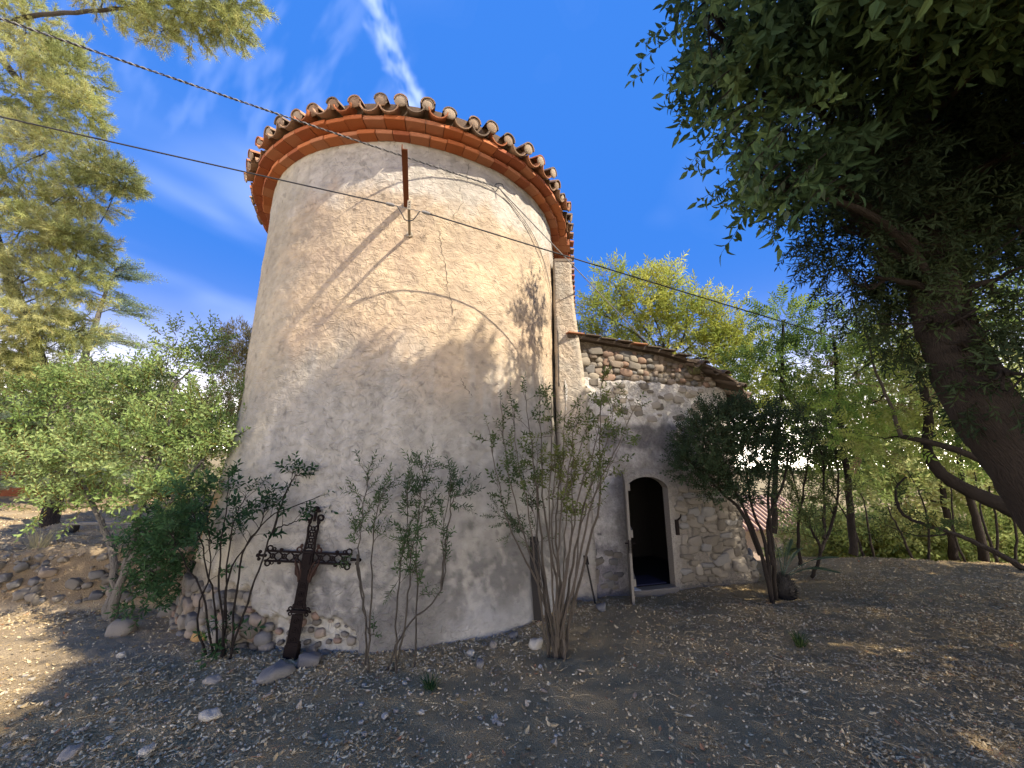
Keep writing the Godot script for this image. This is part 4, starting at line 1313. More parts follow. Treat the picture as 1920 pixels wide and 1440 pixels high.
func build_door_trees() -> void:
	var t := thing("evergreen_shrub_tree", "small dense dark evergreen tree growing right of the annex doorway", "tree")
	var dark := [col(0.03, 0.05, 0.028), col(0.04, 0.068, 0.036), col(0.06, 0.09, 0.045)]
	var z := -6.2
	var m := MB.new()
	var pth := []
	for e in [[[1447, 1108], [1425, 1030], [1398, 960], [1362, 890], [1330, 840]], [[1445, 1108], [1435, 1020], [1410, 950], [1398, 870]], [[1452, 1106], [1447, 1010], [1440, 940], [1448, 860]], [[1425, 1040], [1390, 960], [1350, 920], [1310, 880]], [[1450, 1060], [1440, 980], [1470, 900], [1480, 830]]]:
		var p := []
		for q in e:
			p.append(at(q[0], q[1], z + rnd(-0.12, 0.12)))
		if e[0][1] > 1100:
			p[0].y = gh(p[0].x, p[0].z) - 0.03
		var s := MB.new()
		pth += limb(s, p, 0.034, 0.012, 7, BARK_DARK, 5, 0.008, 0.1)
		part("trunk", s.done(), M.bark, t)
	var lobes := lobe_px([[1320, 830, -6.0, 0.42, 0.36, 0.42, 230], [1350, 790, -6.1, 0.42, 0.32, 0.42, 230], [1400, 800, -6.1, 0.45, 0.36, 0.45, 250], [1300, 870, -5.95, 0.3, 0.25, 0.35, 130], [1370, 860, -6.0, 0.45, 0.36, 0.42, 250], [1430, 850, -6.2, 0.4, 0.34, 0.42, 190], [1400, 910, -6.1, 0.38, 0.26, 0.4, 130], [1460, 800, -6.3, 0.35, 0.34, 0.4, 120], [1340, 910, -6.0, 0.25, 0.2, 0.3, 70]])
	limbs_to(m, pth, lobes, 0.012, BARK_DARK)
	part("branches", m.done(), M.bark, t, Transform3D(), true)
	crown(t, "crown", lobes, "small", 1.0, 1.5, dark, 0.5)
	var t2 := thing("small_leafy_tree", "small thin-leaved tree with several bent stems behind the evergreen by the annex", "tree")
	var q2 := [[[1522, 1082], [1538, 1035], [1520, 990], [1495, 930], [1480, 850]], [[1538, 1035], [1560, 980], [1572, 900], [1560, 810]], [[1500, 1060], [1497, 980], [1510, 900], [1525, 800]], [[1545, 1010], [1545, 930], [1540, 850], [1500, 770]]]
	var list := []
	for e in q2:
		var p := []
		for q in e:
			p.append(at(q[0], q[1], -7.15 + rnd(-0.15, 0.15)))
		list.append([p, 0.032, 0.009, 0.35, 46, 0.5])
	stems(t2, list, "small", 1.1, 1.7, [col(0.04, 0.065, 0.03), col(0.07, 0.1, 0.04), col(0.11, 0.14, 0.05)], BARK_DARK)
	# the cycad: shaggy stump and arching fronds
	var cy := thing("cycad", "short shaggy cycad stump with drooping feathery fronds near the annex corner", "cycad", Vector3(4.1, gh(4.1, -6.3), -6.3))
	var st := MB.new()
	st.blob(Vector3(0, 0.14, 0), Vector3(0.13, 0.2, 0.13), 14, 8, 0.12, nf, 4.0)
	for i in 500:
		var d := rdir()
		var o := Vector3(0, 0.14, 0) + d * Vector3(0.125, 0.19, 0.125)
		if o.y < 0.0:
			continue
		var e := (d + Vector3.UP * 0.8 + rdir() * 0.3).normalized()
		var w := e.cross(rdir()).normalized() * 0.008
		st.tri(o - w, o + e * rnd(0.04, 0.09), o + w)
	part("stump", st.done(), M.dark_wood, cy)
	for e in [[1.1, 0.12, 0.25, 0.75], [0.9, 0.22, -0.1, 1.0], [-0.15, 1.0, 0.1, 0.55], [0.5, 0.8, -0.3, 0.6], [0.8, 0.45, -0.5, 0.75]]:
		var f := MB.new()
		var d := Vector3(e[0], e[1], e[2]).normalized()
		var p := [Vector3(0, 0.3, 0), Vector3(0, 0.3, 0) + d * e[3] * 0.5 + Vector3.UP * 0.1, Vector3(0, 0.3, 0) + d * e[3] * 1.0 + Vector3.UP * 0.02]
		p = smooth_path(p, 10, 0.0)
		var rr := []
		for i in p.size():
			rr.append(lerpf(0.008, 0.002, float(i) / (p.size() - 1)))
		f.tube(p, rr, 4, Color(0.4, 0.4, 0.3), false)
		for i in range(5, p.size() - 1):
			var dir: Vector3 = (p[i + 1] - p[i]).normalized()
			var sd := dir.cross(Vector3.UP).normalized()
			for s in [-1.0, 1.0]:
				for q in 2:
					var b: Vector3 = (sd * s + dir * 0.6 + Vector3.UP * 0.35).normalized()
					var o: Vector3 = p[i].lerp(p[i + 1], q / 2.0)
					f.leaf(o, b, dir, 0.14 * sin(PI * clampf((i - 2.0) / (p.size() - 2), 0.1, 0.95)), 0.0065, Color.WHITE, 0.15, true)
		var fm: StandardMaterial3D = M.frond
		part("frond", f.done(true), fm, cy)

func build_left_trees() -> void:
	var t := thing("pine_tree", "tall sunlit pine with long feathery boughs at the left edge", "tree")
	var m := MB.new()
	var tp := limb(m, [Vector3(-8.7, 0.5, -7.7), at(96, 960, -7.7), at(112, 860, -7.8), at(70, 660, -7.9), at(-20, 400, -7.9), at(-60, 60, -7.8), Vector3(-12.0, 11.0, -7.6)], 0.15, 0.07, 12, BARK_DARK, 8, 0.015, 0.15)
	part("trunk", m.done(), M.bark, t)
	var pal := [col(0.27, 0.31, 0.12), col(0.4, 0.44, 0.16), col(0.52, 0.52, 0.22), col(0.44, 0.46, 0.24)]
	var lobes := lobe_px([[50, 60, -7.0, 0.9, 0.6, 0.9, 420], [120, 130, -7.0, 0.7, 0.45, 0.8, 360], [60, 190, -7.2, 0.9, 0.5, 0.9, 420], [150, 200, -7.0, 0.5, 0.35, 0.6, 200], [100, 280, -7.2, 0.8, 0.4, 0.8, 340], [190, 320, -7.0, 0.55, 0.3, 0.6, 220], [225, 340, -7.0, 0.3, 0.2, 0.4, 90], [50, 360, -7.2, 0.8, 0.4, 0.8, 260], [150, 370, -7.2, 0.6, 0.3, 0.6, 200],
		[80, 440, -7.2, 0.8, 0.45, 0.8, 340], [150, 450, -7.2, 0.5, 0.35, 0.6, 190], [40, 520, -7.4, 0.8, 0.5, 0.8, 330], [140, 530, -7.4, 0.6, 0.4, 0.6, 220], [70, 610, -7.5, 0.9, 0.4, 0.8, 300], [-40, 450, -7.4, 0.8, 0.9, 0.8, 260], [10, 700, -7.6, 0.7, 0.4, 0.7, 200], [70, 690, -7.8, 0.7, 0.4, 0.7, 180], [150, 620, -7.8, 0.5, 0.3, 0.5, 110], [0, 640, -7.6, 0.7, 0.5, 0.7, 200], [-20, 200, -7.2, 0.7, 0.8, 0.8, 240]])
	var over := lobe_px([[200, -10, -5.6, 0.6, 0.35, 0.6, 200], [270, 10, -5.6, 0.55, 0.32, 0.6, 210], [340, 30, -5.6, 0.5, 0.3, 0.6, 220], [300, 60, -5.6, 0.35, 0.2, 0.4, 100], [400, 30, -5.6, 0.5, 0.28, 0.6, 230], [455, 15, -5.6, 0.38, 0.26, 0.5, 170], [430, 55, -5.6, 0.3, 0.14, 0.4, 80], [350, -30, -5.6, 0.9, 0.3, 0.8, 200]])
	var b := MB.new()
	limb(b, [at(-30, 60, -7.4), at(60, 30, -6.6), at(190, 20, -5.7), at(330, 5, -5.6), at(450, 10, -5.6)], 0.06, 0.012, 7, BARK, 6, 0.02)
	limbs_to(b, tp.slice(12), lobes, 0.02, BARK)
	limbs_to(b, [at(190, 20, -5.7), at(330, 5, -5.6), at(400, 8, -5.6)], over, 0.014, BARK)
	part("branches", b.done(), M.bark, t, Transform3D(), true)
	for l in lobes:
		l[2] = int(l[2] * 1.5)
	crown(t, "crown", lobes + over, "needle", 0.9, 1.6, pal, 0.0, func(_p: Vector3) -> bool: return true, "needle", 0.36)
	# blue cedar
	var c := thing("cedar_tree", "blue-green cedar with level layered branches and a pale trunk behind the left bush", "tree")
	var cm := MB.new()
	var cp := limb(cm, [Vector3(-11.5, 0.5, -10.2), at(120, 820, -10.2), at(150, 700, -10.2), at(175, 620, -10.2), at(205, 530, -10.2), at(222, 500, -10.2)], 0.17, 0.012, 9, Color(0.3, 0.27, 0.23), 6, 0.012, 0.1)
	part("trunk", cm.done(), M.bark, c)
	var where := []
	var cols := []
	var cb := MB.new()
	for k in 64:
		var f := rnd(0.1, 0.98)
		var o: Vector3 = cp[int(f * (cp.size() - 1))]
		var g := rnd(0, TAU)
		var reach := lerpf(2.6, 0.35, f) * rnd(0.6, 1.0)
		var d := Vector3(cos(g), rnd(-0.08, 0.16), sin(g))
		var e := o + d * reach
		limb(cb, [o, o + d * reach * 0.5 + Vector3.UP * 0.08, e - Vector3.UP * 0.06 * reach], 0.018, 0.005, 4, BARK_GREY, 4, 0.01)
		for i in int(reach * 26.0):
			var q := rnd(0.2, 1.0)
			var sd := Vector3(-d.z, 0, d.x) * rnd(-0.3, 0.3) * reach * (1.0 - 0.5 * q)
			where.append(Transform3D(frame((d + sd * 1.5 + rdir() * 0.2).normalized(), rnd(0, 0.4), rnd(0.9, 1.5)), o + d * reach * q + sd + Vector3.UP * rnd(-0.04, 0.05)))
			cols.append(leaf_tone([col(0.2, 0.28, 0.2), col(0.3, 0.38, 0.25), col(0.38, 0.43, 0.24)], o))
	part("branches", cb.done(), M.bark, c, Transform3D(), true)
	copies("crown", leafm.cedar, M.needle, where, cols, c)
	# olive-brown conifer behind the apse
	var f := thing("far_conifer", "olive-brown conifer showing past the left side of the round apse", "tree")
	var fl := lobe_px([[450, 640, -12.0, 0.5, 0.45, 0.5, 160], [440, 680, -12.0, 0.75, 0.4, 0.6, 200], [460, 740, -12.0, 0.9, 0.7, 0.7, 260], [430, 800, -12.0, 1.2, 0.8, 0.8, 300]])
	var fm := MB.new()
	var fb := at(470, 640, -12.0)
	var fp := limb(fm, [Vector3(fb.x, 0.5, -12.0), Vector3(fb.x, 3.0, -12.0), fb], 0.16, 0.03, 8, BARK, 6, 0.01)
	limbs_to(fm, fp, fl, 0.03, BARK)
	part("trunk", fm.done(), M.bark, f)
	crown(f, "crown", fl, "scaly", 1.2, 2.0, [col(0.09, 0.085, 0.045), col(0.13, 0.12, 0.06)], 0.4, func(_p: Vector3) -> bool: return true, "needle")
	# far greenery that closes the view on the left
	var n := 0
	for e in [[-40, 800, -15.0], [160, 800, -14.5], [330, 780, -14.0], [60, 745, -12.5], [240, 740, -12.5]]:
		var q := thing("background_tree", ["dark green tree beside the red-brown shed", "pale green tree far behind the left bush", "green tree far behind the bush, nearest the apse", "light green tree behind the bush, just right of the shed", "light green tree behind the middle of the left bush"][n], "tree", Vector3.ZERO, "far trees on the left")
		var o := at(e[0], e[1], e[2])
		var lb := [[o, Vector3(1.6, 1.2, 1.2), 330], [o + Vector3(1.0, -1.0, 0), Vector3(1.6, 1.2, 1.2), 300], [o + Vector3(-1.1, -0.9, 0), Vector3(1.5, 1.1, 1.2), 280]]
		var qm := MB.new()
		var gy := gh(o.x, o.z)
		var qp := limb(qm, [Vector3(o.x, gy - 0.1, o.z), Vector3(o.x + 0.1, lerpf(gy, o.y, 0.6), o.z), o], 0.15, 0.05, 8, BARK, 5, 0.02)
		limbs_to(qm, qp.slice(3), lb, 0.04, BARK)
		part("trunk", qm.done(), M.bark, q)
		crown(q, "crown", lb, "mid", 1.8, 2.8, [col(0.11, 0.16, 0.06), col(0.19, 0.23, 0.1), col(0.26, 0.29, 0.13)], 0.2, func(_p: Vector3) -> bool: return true, "leaf", 0.22)
		n += 1

func build_shrubs() -> void:
	# the big light-green bush on the left
	var t := thing("leafy_bush", "tall broad bush of small light-green leaves left of the round apse", "bush")
	var base := on_ground(205, 1160)
	var pal := [col(0.13, 0.2, 0.06), col(0.22, 0.31, 0.1), col(0.33, 0.41, 0.17)]
	var trunks := MB.new()
	var ends := []
	for e in [[[base.x, base.z], [235, 1060, -5.1], [260, 960, -5.1], [300, 860, -5.2], [330, 720, -5.3]], [[base.x + 0.06, base.z + 0.04], [232, 1080, -5.0], [280, 990, -4.95], [350, 900, -4.95], [420, 810, -4.95]], [[base.x - 0.05, base.z], [215, 1060, -5.15], [180, 960, -5.2], [130, 860, -5.2], [90, 780, -5.2]]]:
		var p := [Vector3(e[0][0], gh(e[0][0], e[0][1]) - 0.05, e[0][1])]
		for k in range(1, e.size()):
			p.append(at(e[k][0], e[k][1], e[k][2]))
		var s := MB.new()
		ends += limb(s, p, 0.05, 0.012, 8, BARK_GREY, 6, 0.015, 0.15)
		part("stem", s.done(), M.bark, t)
	var lobes := lobe_px([[330, 700, -5.4, 0.38, 0.42, 0.4, 150], [390, 680, -5.5, 0.22, 0.3, 0.3, 60], [325, 640, -5.4, 0.14, 0.25, 0.2, 40], [395, 640, -5.5, 0.1, 0.22, 0.2, 28], [270, 740, -5.4, 0.45, 0.36, 0.4, 190], [190, 720, -5.5, 0.45, 0.36, 0.4, 170], [110, 760, -5.4, 0.45, 0.4, 0.45, 200], [30, 790, -5.2, 0.45, 0.4, 0.45, 190], [400, 770, -5.2, 0.32, 0.32, 0.35, 150], [435, 830, -5.0, 0.28, 0.26, 0.3, 110],
		[330, 820, -5.1, 0.42, 0.36, 0.4, 230], [250, 850, -5.1, 0.45, 0.38, 0.4, 240], [160, 850, -5.2, 0.45, 0.4, 0.4, 220], [70, 880, -5.0, 0.42, 0.36, 0.4, 190], [300, 930, -4.9, 0.36, 0.25, 0.36, 140], [380, 880, -4.85, 0.3, 0.25, 0.3, 130], [200, 930, -5.1, 0.34, 0.2, 0.36, 90], [0, 900, -4.9, 0.35, 0.35, 0.4, 140], [110, 940, -4.9, 0.3, 0.16, 0.3, 60]])
	limbs_to(trunks, ends, lobes, 0.011, BARK_GREY)
	part("branches", trunks.done(), M.bark, t, Transform3D(), true)
	for l in lobes:
		l[2] = int(l[2] * 0.72)
	crown(t, "foliage", lobes, "small", 1.25, 1.95, pal, 0.5, func(_p: Vector3) -> bool: return true, "leaf", 0.36)
	# the dark rose-like shrub before it, its long cane crossing the cross
	var r := thing("dark_shrub", "dark green cane shrub in front of the apse's cobbled foot, left of the cross", "shrub")
	var dk := [col(0.02, 0.05, 0.025), col(0.035, 0.08, 0.035), col(0.06, 0.12, 0.05)]
	var list := []
	for e in [[[410, 1228], [400, 1120], [375, 1010], [350, 930], 15], [[420, 1230], [425, 1100], [435, 990], [460, 930], 8], [[430, 1225], [470, 1110], [510, 1000], [540, 985], [560, 975], 3], [[400, 1225], [385, 1130], [345, 1050], [320, 1000], 13], [[415, 1228], [430, 1080], [480, 1000], [500, 950], 7], [[425, 1228], [410, 1080], [420, 980], [428, 900], 8], [[510, 1000], [530, 940], [548, 900], [562, 890], 8], [[435, 1225], [450, 1060], [500, 975], [600, 930], 5], [[395, 1225], [370, 1160], [395, 1060], [385, 960], 9]]:
		var p := []
		for k in e.size() - 1:
			p.append(at(e[k][0], e[k][1], -4.22 + rnd(-0.08, 0.1)))
		if e[0][1] > 1200:
			p[0].y = gh(p[0].x, p[0].z) - 0.04
		list.append([p, 0.012, 0.004, 0.55, e[-1], 0.2])
	stems(r, list, "broad", 0.55, 0.85, dk, BARK_DARK)
	var dl := lobe_px([[355, 930, -4.5, 0.2, 0.16, 0.2, 32], [330, 985, -4.5, 0.2, 0.18, 0.2, 36], [270, 1010, -4.7, 0.25, 0.2, 0.25, 44], [295, 1060, -4.8, 0.22, 0.2, 0.2, 40], [265, 1120, -4.6, 0.14, 0.2, 0.14, 30], [300, 1030, -5.2, 0.3, 0.32, 0.25, 120], [335, 960, -5.3, 0.3, 0.3, 0.3, 110], [330, 1090, -5.3, 0.2, 0.2, 0.2, 60], [420, 1195, -4.2, 0.16, 0.06, 0.14, 12]])  # rear lobes are added leaves standing in for deep shade beside the apse
	crown(r, "lower_foliage", dl, "broad", 0.55, 0.9, dk, 0.3)
	# the sparse shrub in the middle
	var c := thing("sparse_shrub", "sparse narrow-leaved shrub of thin canes in front of the apse, right of the cross", "shrub")
	list = []
	for e in [[[688, 1252], [685, 1150], [672, 1060], [680, 960], [692, 880], 18, 0.55], [[690, 1252], [697, 1120], [700, 1000], [720, 915], 12, 0.6], [[740, 1240], [762, 1150], [770, 1050], [785, 960], [800, 868], 26, 0.35], [[722, 1250], [760, 1180], [828, 1105], [832, 1000], [846, 900], 16, 0.55], [[745, 1240], [745, 1120], [760, 1010], [765, 900], 20, 0.4], [[778, 1232], [782, 1120], [783, 1010], [800, 930], 16, 0.3], [[828, 1105], [838, 1000], [850, 940], [868, 925], 8, 0.5], [[670, 1040], [675, 1100], [690, 1180], [700, 1190], 1, 0.9]]:
		var p := []
		for k in e.size() - 2:
			p.append(at(e[k][0], e[k][1], -4.02 + rnd(-0.05, 0.07)))
		if e[0][1] > 1200:
			p[0].y = gh(p[0].x, p[0].z) - 0.04
		list.append([p, 0.011, 0.003, e[-1], e[-2], 0.16])
	stems(c, list, "lance", 0.5, 0.8, [col(0.025, 0.05, 0.025), col(0.045, 0.08, 0.035), col(0.07, 0.11, 0.045)], Color(0.13, 0.115, 0.095))
	# the many-stemmed shrub by the corner
	var b := thing("many_stemmed_shrub", "tall shrub of many bare upright stems between the apse and the annex door", "shrub")
	list = []
	var k := 0
	for e in [[938, 752, 970, 960], [962, 770, 990, 950], [985, 740, 1010, 960], [1012, 748, 1020, 950], [1034, 738, 1030, 960], [1060, 745, 1042, 970], [1082, 770, 1050, 980], [1100, 800, 1062, 960], [1128, 752, 1085, 930], [1150, 770, 1092, 960], [1192, 762, 1110, 940], [1165, 830, 1090, 980], [1045, 800, 1035, 1000], [915, 800, 960, 1000], [1128, 720, 1124, 940], [1008, 850, 1005, 1010], [1075, 830, 1072, 1000]]:
		var z := -4.22 + rnd(-0.16, 0.14)
		var bx := 1045.0 + rnd(-17, 17)
		var p0 := on_ground(bx, 1236 + rnd(-7, 2))
		p0.y -= 0.04
		var p := [p0, at(lerpf(bx, e[2], 0.45) + rnd(-5, 5), 1110, z), at(e[2], e[3], z), at(lerpf(e[2], e[0], 0.55) + rnd(-6, 6), lerpf(e[3], e[1], 0.5), z), at(e[0], e[1], z)]
		list.append([p, rnd(0.011, 0.021), 0.003, 0.52, 11 if k < 12 else 7, 0.2])
		k += 1
	stems(b, list, "mid", 0.5, 0.85, [col(0.05, 0.08, 0.03), col(0.09, 0.12, 0.04), col(0.15, 0.17, 0.05)], Color(0.17, 0.145, 0.115))
	# loose low twigs left of those stems
	var lt := thing("low_twigs", "low wispy green twigs leaning left from the foot of the many-stemmed shrub", "shrub")
	list = []
	for e in [[1010, 1040, 975, 990, 935, 965], [1005, 1050, 980, 1010, 960, 985], [1012, 1030, 1000, 960, 985, 905]]:
		list.append([[on_ground(1040, 1225), at(1022, 1130, -4.3), at(e[0], e[1], -4.35), at(e[2], e[3], -4.4), at(e[4], e[5], -4.4)], 0.006, 0.002, 0.55, 9, 0.13])
	stems(lt, list, "small", 0.7, 1.0, [col(0.05, 0.08, 0.04), col(0.09, 0.12, 0.05)], BARK)

func tuft(called: String, label: String, where: Vector3, n: int, h: float, spread: float, pal: Array, w := 0.006) -> void:
	var m := MB.new()
	for i in n:
		var g := rnd(0, TAU)
		var o := Vector3(cos(g), 0, sin(g)) * rnd(0, spread * 0.3)
		var d := Vector3(cos(g) * rnd(0.1, 0.8), 1.0, sin(g) * rnd(0.1, 0.8)).normalized()
		var hh := h * rnd(0.5, 1.0)
		var sd := d.cross(Vector3.UP + rdir() * 0.3).normalized() * w
		var mid := o + d * hh * 0.6
		var tip := o + d * hh + Vector3(cos(g), -0.2, sin(g)) * hh * 0.25
		var c := leaf_tone(pal, where + o * 9.0)
		m.quad(o - sd, o + sd, mid + sd * 0.8, mid - sd * 0.8, c)
		m.tri(mid - sd * 0.8, mid + sd * 0.8, tip, c)
	var t := part(called, m.done(true), M.leaf, self, Transform3D(Basis(), where))
	tag(t, label, "grass" if "grass" in called else "plant")

# ---------------------------------------------------------------- things
func build_cross() -> void:
	var base := on_ground(545, 1234)
	var t := thing("iron_cross", "ornate openwork cast-iron cross leaning upright against the apse's foot", "cross", base)
	t.scale = Vector3(1.2, 1.03, 1.1)
	t.rotation = Vector3(deg_to_rad(-5.0), deg_to_rad(-4.0), deg_to_rad(-1.5))
	var f := Vector3(0, 0, 1)
	var s := MB.new()
	# lower shaft: a flat tapering box with raised borders
	var sh := MB.new()
	for seg in [[0.1, 0.36, 0.046, 0.042], [0.41, 0.66, 0.042, 0.038]]:
		var h: float = (seg[1] - seg[0]) * 0.5
		var y: float = (seg[0] + seg[1]) * 0.5
		sh.box(Vector3(0, y, 0), Basis(Vector3(seg[3] - 0.006, 0, 0), Vector3(0, h, 0), f * 0.016), 0.003)
		for e in [-1.0, 1.0]:
			sh.tube([Vector3(e * seg[2], seg[0], 0.008), Vector3(e * seg[3], seg[1], 0.008)], [0.01, 0.009], 6)
		for k in 3:
			sh.ring(Vector3(0, y + (k - 1) * h * 0.6, 0.018), f, 0.022, 0.005, 12, 4)
			sh.blob(Vector3(0, y + (k - 1) * h * 0.6, 0.018), Vector3(0.009, 0.014, 0.008), 6, 4)
	part("shaft", sh.done(), M.iron, t)
	s.box(Vector3(0, 0.045, 0), Basis(Vector3(0.058, 0, 0), Vector3(0, 0.065, 0), f * 0.03), 0.006)
	s.box(Vector3(0, 0.12, 0), Basis(Vector3(0.052, 0, 0), Vector3(0, 0.014, 0), f * 0.025), 0.004)
	part("foot", s.done(), M.iron, t)
	var c := MB.new()
	c.box(Vector3(0, 0.385, 0), Basis(Vector3(0.068, 0, 0), Vector3(0, 0.014, 0), f * 0.026), 0.004)
	for e in [-1.0, 1.0]:
		c.ring(Vector3(e * 0.074, 0.405, 0.004), f, 0.016, 0.007, 10, 5)
		c.ring(Vector3(e * 0.07, 0.362, 0.004), f, 0.014, 0.006, 10, 5)
		c.blob(Vector3(e * 0.094, 0.386, 0), Vector3(0.014, 0.011, 0.012), 7, 4)
		c.blob(Vector3(e * 0.05, 0.43, 0.006), Vector3(0.012, 0.022, 0.01), 7, 4)
	part("collar", c.done(), M.iron, t)
	# leaf-shaped brackets that flare under the arms
	for e in [-1.0, 1.0]:
		var b := MB.new()
		b.tube(smooth_path([Vector3(e * 0.046, 0.64, 0.004), Vector3(e * 0.062, 0.72, 0.006), Vector3(e * 0.1, 0.8, 0.006), Vector3(e * 0.104, 0.845, 0.006)], 4, 0.0), [0.012, 0.012, 0.012, 0.011, 0.011, 0.01, 0.01, 0.01, 0.009, 0.009, 0.008, 0.008, 0.007], 6)
		b.tube(smooth_path([Vector3(e * 0.034, 0.66, 0.008), Vector3(e * 0.044, 0.76, 0.01), Vector3(e * 0.07, 0.83, 0.008)], 4, 0.0), [0.009, 0.009, 0.009, 0.008, 0.008, 0.008, 0.007, 0.007, 0.006], 6)
		b.leaf(Vector3(e * 0.05, 0.66, 0.0), Vector3(e * 0.3, 1, 0).normalized(), Vector3(1, -0.3 * e, 0).normalized(), 0.17, 0.05, Color.WHITE, 0.0)
		b.ring(Vector3(e * 0.088, 0.93, 0.004), f, 0.022, 0.008, 12, 5)
		b.blob(Vector3(e * 0.075, 0.965, 0.002), Vector3(0.016, 0.022, 0.012), 8, 5)
		part("bracket", b.done(), M.rust_dark, t)
	var p := MB.new()
	p.box(Vector3(0, 0.84, 0.006), Basis(Vector3(0.048, 0, 0), Vector3(0, 0.085, 0), f * 0.014), 0.004)
	p.box(Vector3(0, 0.71, 0.006), Basis(Vector3(0.03, 0, 0), Vector3(0, 0.06, 0), f * 0.014), 0.004)
	p.box(Vector3(0, 0.85, 0.022), Basis(Vector3(0.034, 0, 0), Vector3(0, 0.05, 0), f * 0.005), 0.002)
	part("centre_plate", p.done(), M.iron, t)
	# the arms: two rails with rings and diagonals between
	for e in [-1.0, 1.0]:
		for yy in [0.905, 0.815]:
			var r := MB.new()
			r.tube([Vector3(e * 0.05, yy, 0.004), Vector3(e * 0.385, yy, 0.004)], [0.0105, 0.0105], 6)
			part("arm_rail", r.done(), M.iron, t)
		var w := MB.new()
		for k in 3:
			var x: float = e * (0.11 + 0.105 * k)
			w.ring(Vector3(x, 0.86, 0.004), f, 0.02, 0.008, 12, 5)
			w.blob(Vector3(x, 0.86, 0.004), Vector3(0.009, 0.013, 0.006), 6, 4)
			for q in [-1.0, 1.0]:
				for v in [-1.0, 1.0]:
					w.tube([Vector3(x + q * 0.016, 0.86 + v * 0.012, 0.004), Vector3(x + q * 0.05, 0.86 + v * 0.042, 0.004)], [0.008, 0.0065], 5)
		part("arm_scrollwork", w.done(), M.iron, t)
		var k2 := MB.new()
		k2.ring(Vector3(e * 0.355, 0.93, 0.002), f, 0.024, 0.0075, 12, 5)
		k2.ring(Vector3(e * 0.355, 0.79, 0.002), f, 0.022, 0.0075, 12, 5)
		k2.ring(Vector3(e * 0.315, 0.925, 0.002), f, 0.013, 0.006, 10, 5)
		k2.ring(Vector3(e * 0.315, 0.797, 0.002), f, 0.013, 0.006, 10, 5)
		k2.blob(Vector3(e * 0.25, 0.924, 0.002), Vector3(0.02, 0.014, 0.01), 7, 4)
		k2.blob(Vector3(e * 0.25, 0.798, 0.002), Vector3(0.02, 0.014, 0.01), 7, 4)
		k2.tube([Vector3(e * 0.38, 0.86, 0.004), Vector3(e * 0.43, 0.86, 0.004)], [0.016, 0.011], 7)
		k2.blob(Vector3(e * 0.45, 0.86, 0.004), Vector3(0.022, 0.02, 0.016), 9, 5, 0.1, nf, 2.0)
		k2.blob(Vector3(e * 0.438, 0.893, 0.004), Vector3(0.017, 0.018, 0.014), 8, 5)
		k2.blob(Vector3(e * 0.438, 0.827, 0.004), Vector3(0.017, 0.018, 0.014), 8, 5)
		part("arm_finial", k2.done(), M.iron, t)
	# the openwork head
	for e in [-1.0, 1.0]:
		var r := MB.new()
		r.tube(smooth_path([Vector3(e * 0.044, 0.92, 0.004), Vector3(e * 0.036, 1.06, 0.004), Vector3(e * 0.044, 1.14, 0.004), Vector3(e * 0.03, 1.22, 0.004)], 3, 0.0), [0.0115, 0.0115, 0.0115, 0.0115, 0.0115, 0.0115, 0.011, 0.011, 0.0105, 0.01], 6)
		part("head_rail", r.done(), M.iron, t)
	var h := MB.new()
	for k in 4:
		var y := 0.965 + 0.055 * k
		h.ring(Vector3(0, y, 0.004), f, 0.017, 0.0075, 12, 5)
		for v in [-1.0, 1.0]:
			h.tube([Vector3(v * 0.012, y + 0.012, 0.004), Vector3(v * 0.034, y + 0.03, 0.004)], [0.0075, 0.0065], 5)
			h.tube([Vector3(v * 0.012, y - 0.012, 0.004), Vector3(v * 0.034, y - 0.03, 0.004)], [0.0075, 0.0065], 5)
	part("head_scrollwork", h.done(), M.iron, t)
	var n := MB.new()
	for e in [-1.0, 1.0]:
		n.ring(Vector3(e * 0.052, 1.235, 0.002), f, 0.026, 0.0105, 12, 5)
		n.ring(Vector3(e * 0.04, 1.19, 0.002), f, 0.013, 0.006, 10, 5)
		n.blob(Vector3(e * 0.026, 1.3, 0.004), Vector3(0.02, 0.017, 0.014), 8, 5)
	n.tube([Vector3(0, 1.2, 0.004), Vector3(0, 1.29, 0.004)], [0.012, 0.014], 7)
	n.blob(Vector3(0, 1.322, 0.004), Vector3(0.03, 0.028, 0.02), 9, 5, 0.1, nf, 2.0)
	part("head_finial", n.done(), M.iron, t)

func sag(a: Vector3, b: Vector3, n: int, drop: float) -> Array:
	var out := []
	for i in n + 1:
		var f := float(i) / n
		out.append(a.lerp(b, f) - Vector3.UP * drop * 4.0 * f * (1.0 - f))
	return out

func cable(m: MB, pts: Array, r: float, sides := 6) -> void:
	var rr := []
	for i in pts.size():
		rr.append(r)
	m.tube(pts, rr, sides)

